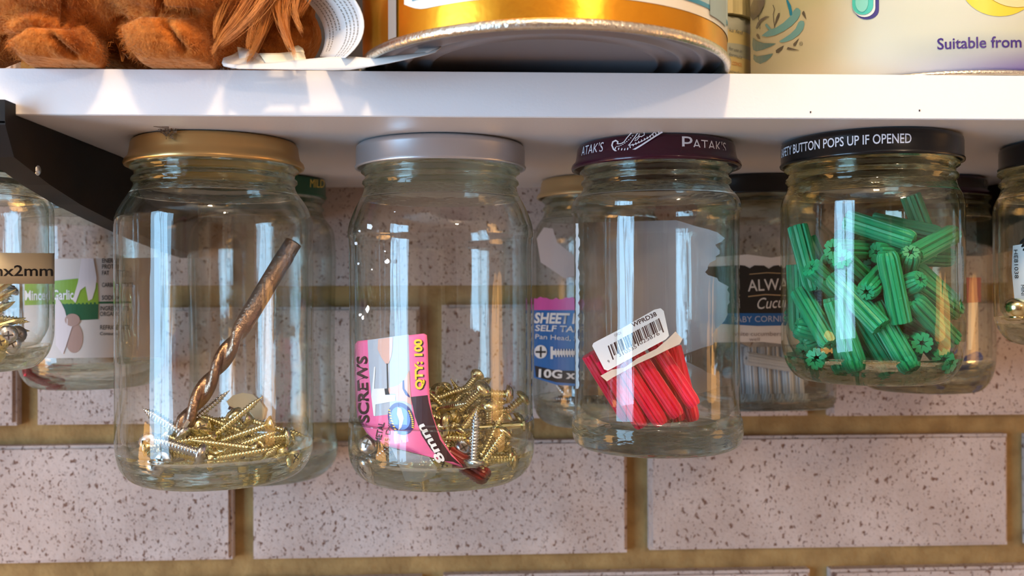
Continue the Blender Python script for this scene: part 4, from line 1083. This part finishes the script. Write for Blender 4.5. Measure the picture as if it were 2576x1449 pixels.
sw([(1045, 645), (1110, 700), (1220, 735), (1440, 742), (1350, 790), (1220, 845), (1100, 875), (1050, 850), (1030, 760)], T2)
sw([(1055, 930), (1110, 965), (1230, 945), (1390, 910), (1340, 980), (1260, 1050), (1170, 1090), (1090, 1060), (1050, 1010)], T2)
sw([(1330, 285), (1260, 280), (1180, 320), (1120, 390), (1090, 480), (1110, 495), (1150, 430), (1200, 360), (1270, 310)], T3)
sw([(1500, 220), (1475, 225), (1440, 300), (1405, 470), (1450, 380), (1500, 270)], T3)
sw([(1110, 570), (1150, 620), (1168, 668), (1130, 660), (1100, 610)], T3)
sw([(1570, 775), (1540, 850), (1480, 905), (1440, 905), (1432, 860), (1470, 830)], T3)
sw([(1830, 650), (1800, 720), (1770, 785), (1735, 785), (1732, 745), (1770, 710)], T3)
sw([(1840, 862), (1700, 820), (1640, 800), (1620, 840), (1700, 855)], T3)
sw([(1885, 210), (1910, 180), (1930, 220), (1958, 335), (1910, 270), (1885, 240)], T3)
sw([(1610, 0), (1640, 0), (1690, 90), (1715, 200), (1712, 260), (1675, 268), (1660, 180)], M('bright_blue_print', (.01, .26, .50), .3))
sw([(1250, 0), (1240, 60), (1180, 200), (1130, 270), (1040, 350), (1000, 280), (1000, 120), (1050, 0)], T3, S2)
poly('nest_emblem', strokepoly([cz_(*p) for p in ((1385, 85), (1415, 160), (1390, 240), (1400, 360), (1415, 470))], 1.6), S, T3, b2)
poly('nest_emblem', strokepoly([cz_(*p) for p in ((1130, 250), (1140, 330), (1165, 400), (1165, 495))], 1.4), S, T3, b2)
poly('registered_mark', strokepoly(ell(2015, 110, 3.8, 4.6, 16)+[(2018.8, 110)], .9), S, T3, b2); text('R', 2013.2, 112.6, 4.6, 10, S, T3, b2)
text('Suitable from', 2357, 123, 28, 1.5, S, NAVY, b2, width=212, bold=.012, arc=-1.5)
TEAL = M('turquoise_print', (.06, .50, .38), .3); TEAL2 = M('turquoise_light_print', (.22, .60, .48), .3)
def pill(x0_, x1_, yb, m, S_): return poly('letter_print', [(x0_, -25), (x0_, yb-24)]+[((x0_+x1_)/2-(x1_-x0_)/2*math.cos(math.radians(a)), yb-24+24*math.sin(math.radians(a))) for a in range(15, 180, 15)]+[(x1_, yb-24), (x1_, -25)], S_, m, b2, 10)
pill(2150, 2211, 49, NAVY, S); pill(2147, 2202, 43, TINW, S2); pill(2144, 2197, 37, TEAL, S3); S4 = oncyl(X, Y, R0+.0013); pill(2152, 2184, 30, TEAL2, S4)
poly('yellow_disc', ell(2515, -45, 100, 86, 40), S, M('sunny_yellow_print', (.85, .55, .04), .3), b2, 10)
poly('yellow_disc', ell(2560, -60, 96, 78, 40), S2, M('pale_gold_print', (.72, .60, .28), .35), b2, 10)

DK = M('gap_shade_dark', (.020, .012, .008), .8)  # near-black blocks added to stand for the shade in the gaps
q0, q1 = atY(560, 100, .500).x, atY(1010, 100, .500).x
tag(box('shade_block', (q0, .488, ZT+.0002), (q1, .530, ZT+.11), DK, bev=.001), 'added dark block standing in for shade behind the plush toy', 'shade_block')
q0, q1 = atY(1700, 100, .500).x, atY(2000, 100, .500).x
tag(box('shade_block', (q0, .488, ZT+.0002), (q1, .530, ZT+.11), DK, bev=.001), 'added dark block standing in for shade behind the two large tins', 'shade_block')
# ------------------------------------------------------------------ plush toy with its care label
PLUSH = bpy.data.materials.new('rust_plush'); nt, N, L = nodes(PLUSH); b = N['Principled BSDF']; b.inputs['Roughness'].default_value = .95; b.inputs['Sheen Weight'].default_value = .6
b.inputs['Sheen Tint'].default_value = (1, .55, .25, 1); b.inputs['Specular IOR Level'].default_value = .1
g_ = N.new('ShaderNodeNewGeometry'); n = N.new('ShaderNodeTexNoise'); n.inputs['Scale'].default_value = 70; n.inputs['Detail'].default_value = 6; n.inputs['Roughness'].default_value = .65; L.new(g_.outputs['Position'], n.inputs['Vector'])
r = N.new('ShaderNodeValToRGB'); r.color_ramp.elements[0].position = .35; r.color_ramp.elements[1].position = .65; r.color_ramp.elements[0].color = (.24, .055, .010, 1); r.color_ramp.elements[1].color = (.64, .20, .035, 1)
L.new(n.outputs['Fac'], r.inputs['Fac']); L.new(r.outputs['Color'], b.inputs['Base Color'])
n2 = N.new('ShaderNodeTexNoise'); n2.inputs['Scale'].default_value = 420; n2.inputs['Detail'].default_value = 5; L.new(g_.outputs['Position'], n2.inputs['Vector'])
bp_ = N.new('ShaderNodeBump'); bp_.inputs['Strength'].default_value = .9; bp_.inputs['Distance'].default_value = .0016; L.new(n2.outputs['Fac'], bp_.inputs['Height']); L.new(bp_.outputs['Normal'], b.inputs['Normal'])
HAIR = M('rust_hair', (.58, .20, .030), .6, col2=(.38, .12, .022), vscale=200)

toy = thing('plush_toy', 'rust-brown plush toy with lumpy feet and long loose hair on the shelf', 'toy', (atY(300, 168, .335).x, .335, ZT))
def ellipsoid(bm, c, rx, ry, rz, rot=(0, 0, 0)):
    q = bmesh.ops.create_icosphere(bm, subdivisions=4, radius=1)['verts']
    from mathutils import Euler
    R_ = Euler(rot).to_matrix()
    for v in q: v.co = R_ @ Vector((v.co.x*rx, v.co.y*ry, v.co.z*rz)) + c
bm = bmesh.new()
def W(px, py, Y_): return atY(px, py, Y_)
ellipsoid(bm, W(128, 100, .318), .0125, .019, .0112, (0, .45, 0))
ellipsoid(bm, W(185, 116, .317), .0100, .017, .0080, (0, .55, 0))
ellipsoid(bm, W(415, 96, .318), .0130, .019, .0112, (0, .50, 0))
ellipsoid(bm, W(478, 112, .317), .0110, .017, .0090, (0, .60, 0))
ellipsoid(bm, W(120, -4, .322), .0240, .028, .0138)
ellipsoid(bm, W(460, -10, .321), .0240, .030, .0140)
ellipsoid(bm, W(290, 8, .328), .0200, .024, .0130)
ellipsoid(bm, W(560, 70, .330), .0110, .020, .0125)
ellipsoid(bm, W(310, 100, .352), .0300, .014, .0120)
ellipsoid(bm, W(650, 10, .378), .022, .022, .0180)
ellipsoid(bm, W(680, 90, .382), .020, .020, .0150)
ellipsoid(bm, W(-60, 60, .341), .0200, .022, .0155)
ellipsoid(bm, W(200, -120, .345), .042, .042, .025)
ellipsoid(bm, W(470, -125, .340), .044, .046, .025)
ellipsoid(bm, W(700, -150, .350), .030, .034, .022)
me = bpy.data.meshes.new('body'); bm.to_mesh(me); bm.free()
tmp = bpy.data.objects.new('tmp', me); C.objects.link(tmp)
md = tmp.modifiers.new('r', 'REMESH'); md.mode = 'VOXEL'; md.voxel_size = .0011; md.use_smooth_shade = True
md = tmp.modifiers.new('s', 'SMOOTH'); md.iterations = 4; md.factor = .5
tx = bpy.data.textures.new('plush_lumps', 'CLOUDS'); tx.noise_scale = .016; tx.noise_depth = 3
md = tmp.modifiers.new('d', 'DISPLACE'); md.texture = tx; md.strength = .0032; md.mid_level = .5; md.texture_coords = 'GLOBAL'
dg = bpy.context.evaluated_depsgraph_get(); me = bpy.data.meshes.new_from_object(tmp.evaluated_get(dg)); bpy.data.objects.remove(tmp)
zt = ZT+.0003
# creases sewn across the feet
seams = [[(20, 90), (60, 62), (130, 58), (200, 62)], [(130, 92), (160, 125), (195, 150)], [(290, 58), (350, 28), (420, 30), (500, 36)], [(415, 60), (435, 95), (470, 135)], [(400, 0), (408, 30)], [(160, 0), (165, 40), (155, 62)]]
seamp = []
for sm in seams:
    for (x0_, y0_), (x1_, y1_) in zip(sm, sm[1:]):
        for k in range(8): seamp.append(W(x0_+(x1_-x0_)*k/8, y0_+(y1_-y0_)*k/8, .318))
n_ = len(me.vertices); cs = np.empty(n_*3); me.vertices.foreach_get('co', cs); cs = cs.reshape(-1, 3); ns = np.empty(n_*3); me.vertices.foreach_get('normal', ns); ns = ns.reshape(-1, 3)
sp_ = np.array([tuple(q) for q in seamp]); front = cs[:, 1] < .345
dd = np.full(n_, 1.0)
prj = cs[:, [0, 2]]/cs[:, 1:2]; prj[:, 1] = (cs[:, 2]-CZ)/cs[:, 1]; sq = np.stack([sp_[:, 0]/sp_[:, 1], (sp_[:, 2]-CZ)/sp_[:, 1]], 1)
for i in np.where(front)[0]: dd[i] = np.sqrt(((sq-prj[i])**2).sum(1).min())*.33
cs -= ns*(np.exp(-(dd/.0011)**2)*.0034)[:, None]
low = cs[:, 2] < zt; cs[low, 2] = zt
me.vertices.foreach_set('co', cs.ravel()); me.update()
me.materials.clear(); me.materials.append(PLUSH); me.polygons.foreach_set('use_smooth', [True]*len(me.polygons))
tb_ = bpy.data.objects.new('body', me); C.objects.link(tb_); adopt(tb_, toy)
# short pile and stray fibres
random.seed(5)
fr = [i for i in range(n_) if cs[i, 1] < .342 and ns[i, 1] < .25 and cs[i, 2] < ZT+.036 and cs[i, 2] > ZT+.001]
V, F = [], []
def strand(path, w0, side=None):
    k0 = len(V); n1 = len(path)
    for i, p_ in enumerate(path):
        a = path[max(0, i-1)]; b_ = path[min(n1-1, i+1)]; d_ = (b_-a)
        s_ = d_.cross(Vector((.3, 1, .2)) if side is None else side); s_ = s_.normalized()*w0*(1-.75*i/(n1-1)) if s_.length > 1e-9 else Vector((w0, 0, 0))
        V.append(p_-s_); V.append(p_+s_)
    for i in range(n1-1): F.append((k0+2*i, k0+2*i+1, k0+2*i+3, k0+2*i+2))
for k in range(15000):
    i = random.choice(fr); p_ = Vector(cs[i]); nn = Vector(ns[i]); l = random.uniform(.0006, .0019) * (2.3 if random.random() < .04 else 1)
    t_ = Vector((random.gauss(0, .5), random.gauss(0, .2), random.gauss(-.45, .4))); q1 = p_+nn*l*.5+t_*l*.25; q2 = p_+nn*l*.75+t_*l*.8
    if min(q1.z, q2.z) < zt+.0002: continue
    strand([p_, q1, q2], .00008)
o = new_mesh('fur', V, F, PLUSH, toy); o['kind'] = 'stuff'
# long locks hanging down at the right of the toy
locks = [[(640, -40), (620, 30), (560, 70), (535, 135)], [(650, -40), (640, 20), (590, 85), (530, 130)], [(700, -50), (660, 10), (630, 60), (555, 110)], [(690, -40), (640, 30), (632, 80), (622, 118)],
         [(730, -50), (690, 20), (665, 80), (640, 135), (622, 160)], [(720, -40), (675, 40), (668, 70), (640, 120), (620, 155)], [(740, -50), (700, 20), (715, 80), (735, 120), (742, 145)], [(700, -50), (690, 30), (705, 70), (728, 118)],
         [(760, -50), (730, 10), (740, 50), (760, 80)], [(600, -40), (560, 10), (545, 50), (540, 95)], [(560, -40), (535, 0), (522, 28)], [(780, -50), (770, 10), (750, 40)], [(670, -40), (676, 50), (650, 95), (632, 130)], [(645, -20), (600, 20), (575, 60), (548, 88)]]
def bez(P_, t):
    P_ = list(P_)
    while len(P_) > 1: P_ = [(a[0]+(b_[0]-a[0])*t, a[1]+(b_[1]-a[1])*t) for a, b_ in zip(P_, P_[1:])]
    return P_[0]
for li, lk in enumerate(locks):
    V, F = [], []; yy = .300+random.uniform(0, .012)
    for k in range(46):
        ox, oy, oz = random.gauss(0, 8), random.gauss(0, 6), random.gauss(0, .0015); fz = random.uniform(.86, 1.06); wv = random.uniform(0, 6)
        path = []
        for i in range(12):
            t = i/11*min(fz, 1); x_, y_ = bez(lk, t); sp2 = (1-.80*t)*(1 if k % 5 else 1.6)
            path.append(W(x_+ox*sp2+math.sin(t*7+wv)*2.2, y_+oy, yy+oz*sp2+.010*(1-t)))
        strand(path, random.uniform(.00005, .00011))
    o = new_mesh('hair_lock', V, F, HAIR, toy)
V, F = [], []
for k in range(46):   # curly flyaway threads
    x_, y_ = random.uniform(280, 600), random.uniform(20, 150); a = random.uniform(0, 6); path = []
    if k < 8: x_, y_ = random.uniform(480, 560), random.uniform(50, 95)
    for i in range(9):
        path.append(W(x_, y_, .3125)); a += random.uniform(-1.0, 1.0); x_ += math.cos(a)*3.2; y_ += math.sin(a)*3.2
    if all(q.z > zt for q in path): strand(path, .00005)
o = new_mesh('loose_thread', V, F, HAIR, toy); o['kind'] = 'stuff'
# fibre point hanging between the two feet
V, F = [], []
for k in range(40):
    a = random.uniform(-18, 18); path = [W(308+a*(1-t)+2*math.sin(k+t*3), 105+t*50+abs(a)*(1-t)*-.4, .322-.006*t) for t in (0, .25, .5, .75, 1)]; strand(path, .00012)
new_mesh('hair_lock', V, F, HAIR, toy)

# care label: stiff white ribbon folded under the toy, one page curled up beside the tin
LABW = M('care_label_satin', (.66, .63, .60), .5, bump=.1, bscale=1500)
def ypatch(name, rows, mat, parent, nx=10, t=.00015):
    """rows: ((px,py,Y) left, (px,py,Y) right)"""
    V, F = [], []
    for a, b_ in rows:
        pa, pb = W(*a), W(*b_)
        for k in range(nx+1): V.append(pa.lerp(pb, k/nx))
    for i in range(len(rows)-1):
        for k in range(nx): c = i*(nx+1)+k; F.append((c, c+1, c+nx+2, c+nx+1))
    return solid(new_mesh(name, V, F, mat, parent, True), t)
lbl = thing('care_label', 'white folded care label ribbon lying between the plush toy and gold tin', 'label', W(800, 174, .31))
rowsC = []
for i in range(15):
    t = i/14
    l = bez([(700, -45), (790, 0), (835, 60), (822, 110), (805, 142)], t); r_ = bez([(830, -60), (905, -10), (945, 60), (915, 110), (868, 146)], t)
    rowsC.append(((l[0], l[1], .332-.012*t), (r_[0], r_[1], .304)))
pg = ypatch('curled_page', rowsC, LABW, lbl, 12)
TINY = M('tiny_grey_print', (.30, .26, .22), .6)
V, F = [], []
for c_ in range(9):   # rows of illegible small print following the curl
    if c_ == 4: continue
    fu = .12+.09*c_
    i = .2
    while i < 13.6:
        l_ = random.uniform(.15, .5)
        if (c_ < 4 and not 1 < i < (8.5 if c_ > 1 else 12.5)): i += .5; continue
        q = []
        for ii, ff in ((i, fu), (i+l_, fu), (i+l_, fu+.030), (i, fu+.030)):
            k = int(ii); f_ = ii-k; A0 = W(*rowsC[k][0]).lerp(W(*rowsC[k][1]), ff); A1 = W(*rowsC[min(14, k+1)][0]).lerp(W(*rowsC[min(14, k+1)][1]), ff)
            p_ = A0.lerp(A1, f_); p_ += (Vector((0, 0, CZ))-p_).normalized()*.0003; q.append(p_)
        k = len(V); V += q; F.append((k, k+1, k+2, k+3)); i += l_+random.uniform(.08, .2)
o = new_mesh('small_print', V, F, TINY, pg); o['kind'] = 'stuff'
up = [(558, 158), (600, 163), (680, 158), (760, 150), (830, 143), (880, 142), (930, 146), (980, 141), (1040, 135), (1075, 131), (1092, 124), (1110, 118)]
dn = [(562, 166), (600, 173), (680, 174.5), (760, 176), (830, 177), (880, 176), (930, 168), (980, 159), (1040, 146), (1075, 138), (1095, 132), (1110, 119)]
yy = [.310, .308, .3075, .3065, .306, .306, .304, .302, .300, .299, .299, .299]
ypatch('folded_strip', [((a[0], a[1], y_+.0006), (b_[0], b_[1], y_-.0004)) for a, b_, y_ in zip(up, dn, yy)], LABW, lbl, 4)
ypatch('end_fold', [((558, 158, .3105), (562, 166, .3095)), ((562, 146, .313), (585, 172, .309)), ((585, 138, .316), (640, 170, .309)), ((600, 128, .318), (668, 160, .3095))], LABW, lbl, 4)
ypatch('end_fold', [((596, 118, .317), (606, 165, .312)), ((618, 122, .318), (650, 162, .311)), ((634, 126, .318), (690, 157, .310))], LABW, lbl, 4)
ypatch('inner_fold', [((652, 134, .314), (668, 158, .3095)), ((700, 134, .314), (715, 157, .3095)), ((740, 130, .314), (750, 153, .309)), ((764, 131, .314), (770, 149, .309))], CREAM, lbl, 4)
ypatch('inner_fold', [((725, 122, .324), (740, 131, .3145)), ((750, 114, .324), (760, 131, .3145)), ((762, 122, .322), (766, 133, .3145))], CREAM, lbl, 3)
ypatch('tip_fold', [((1040, 135, .302), (1078, 131, .2990)), ((1065, 110, .310), (1092, 124, .2990)), ((1100, 93, .312), (1110, 118, .2990))], LABW, lbl, 4)
print('objects', len(bpy.data.objects))
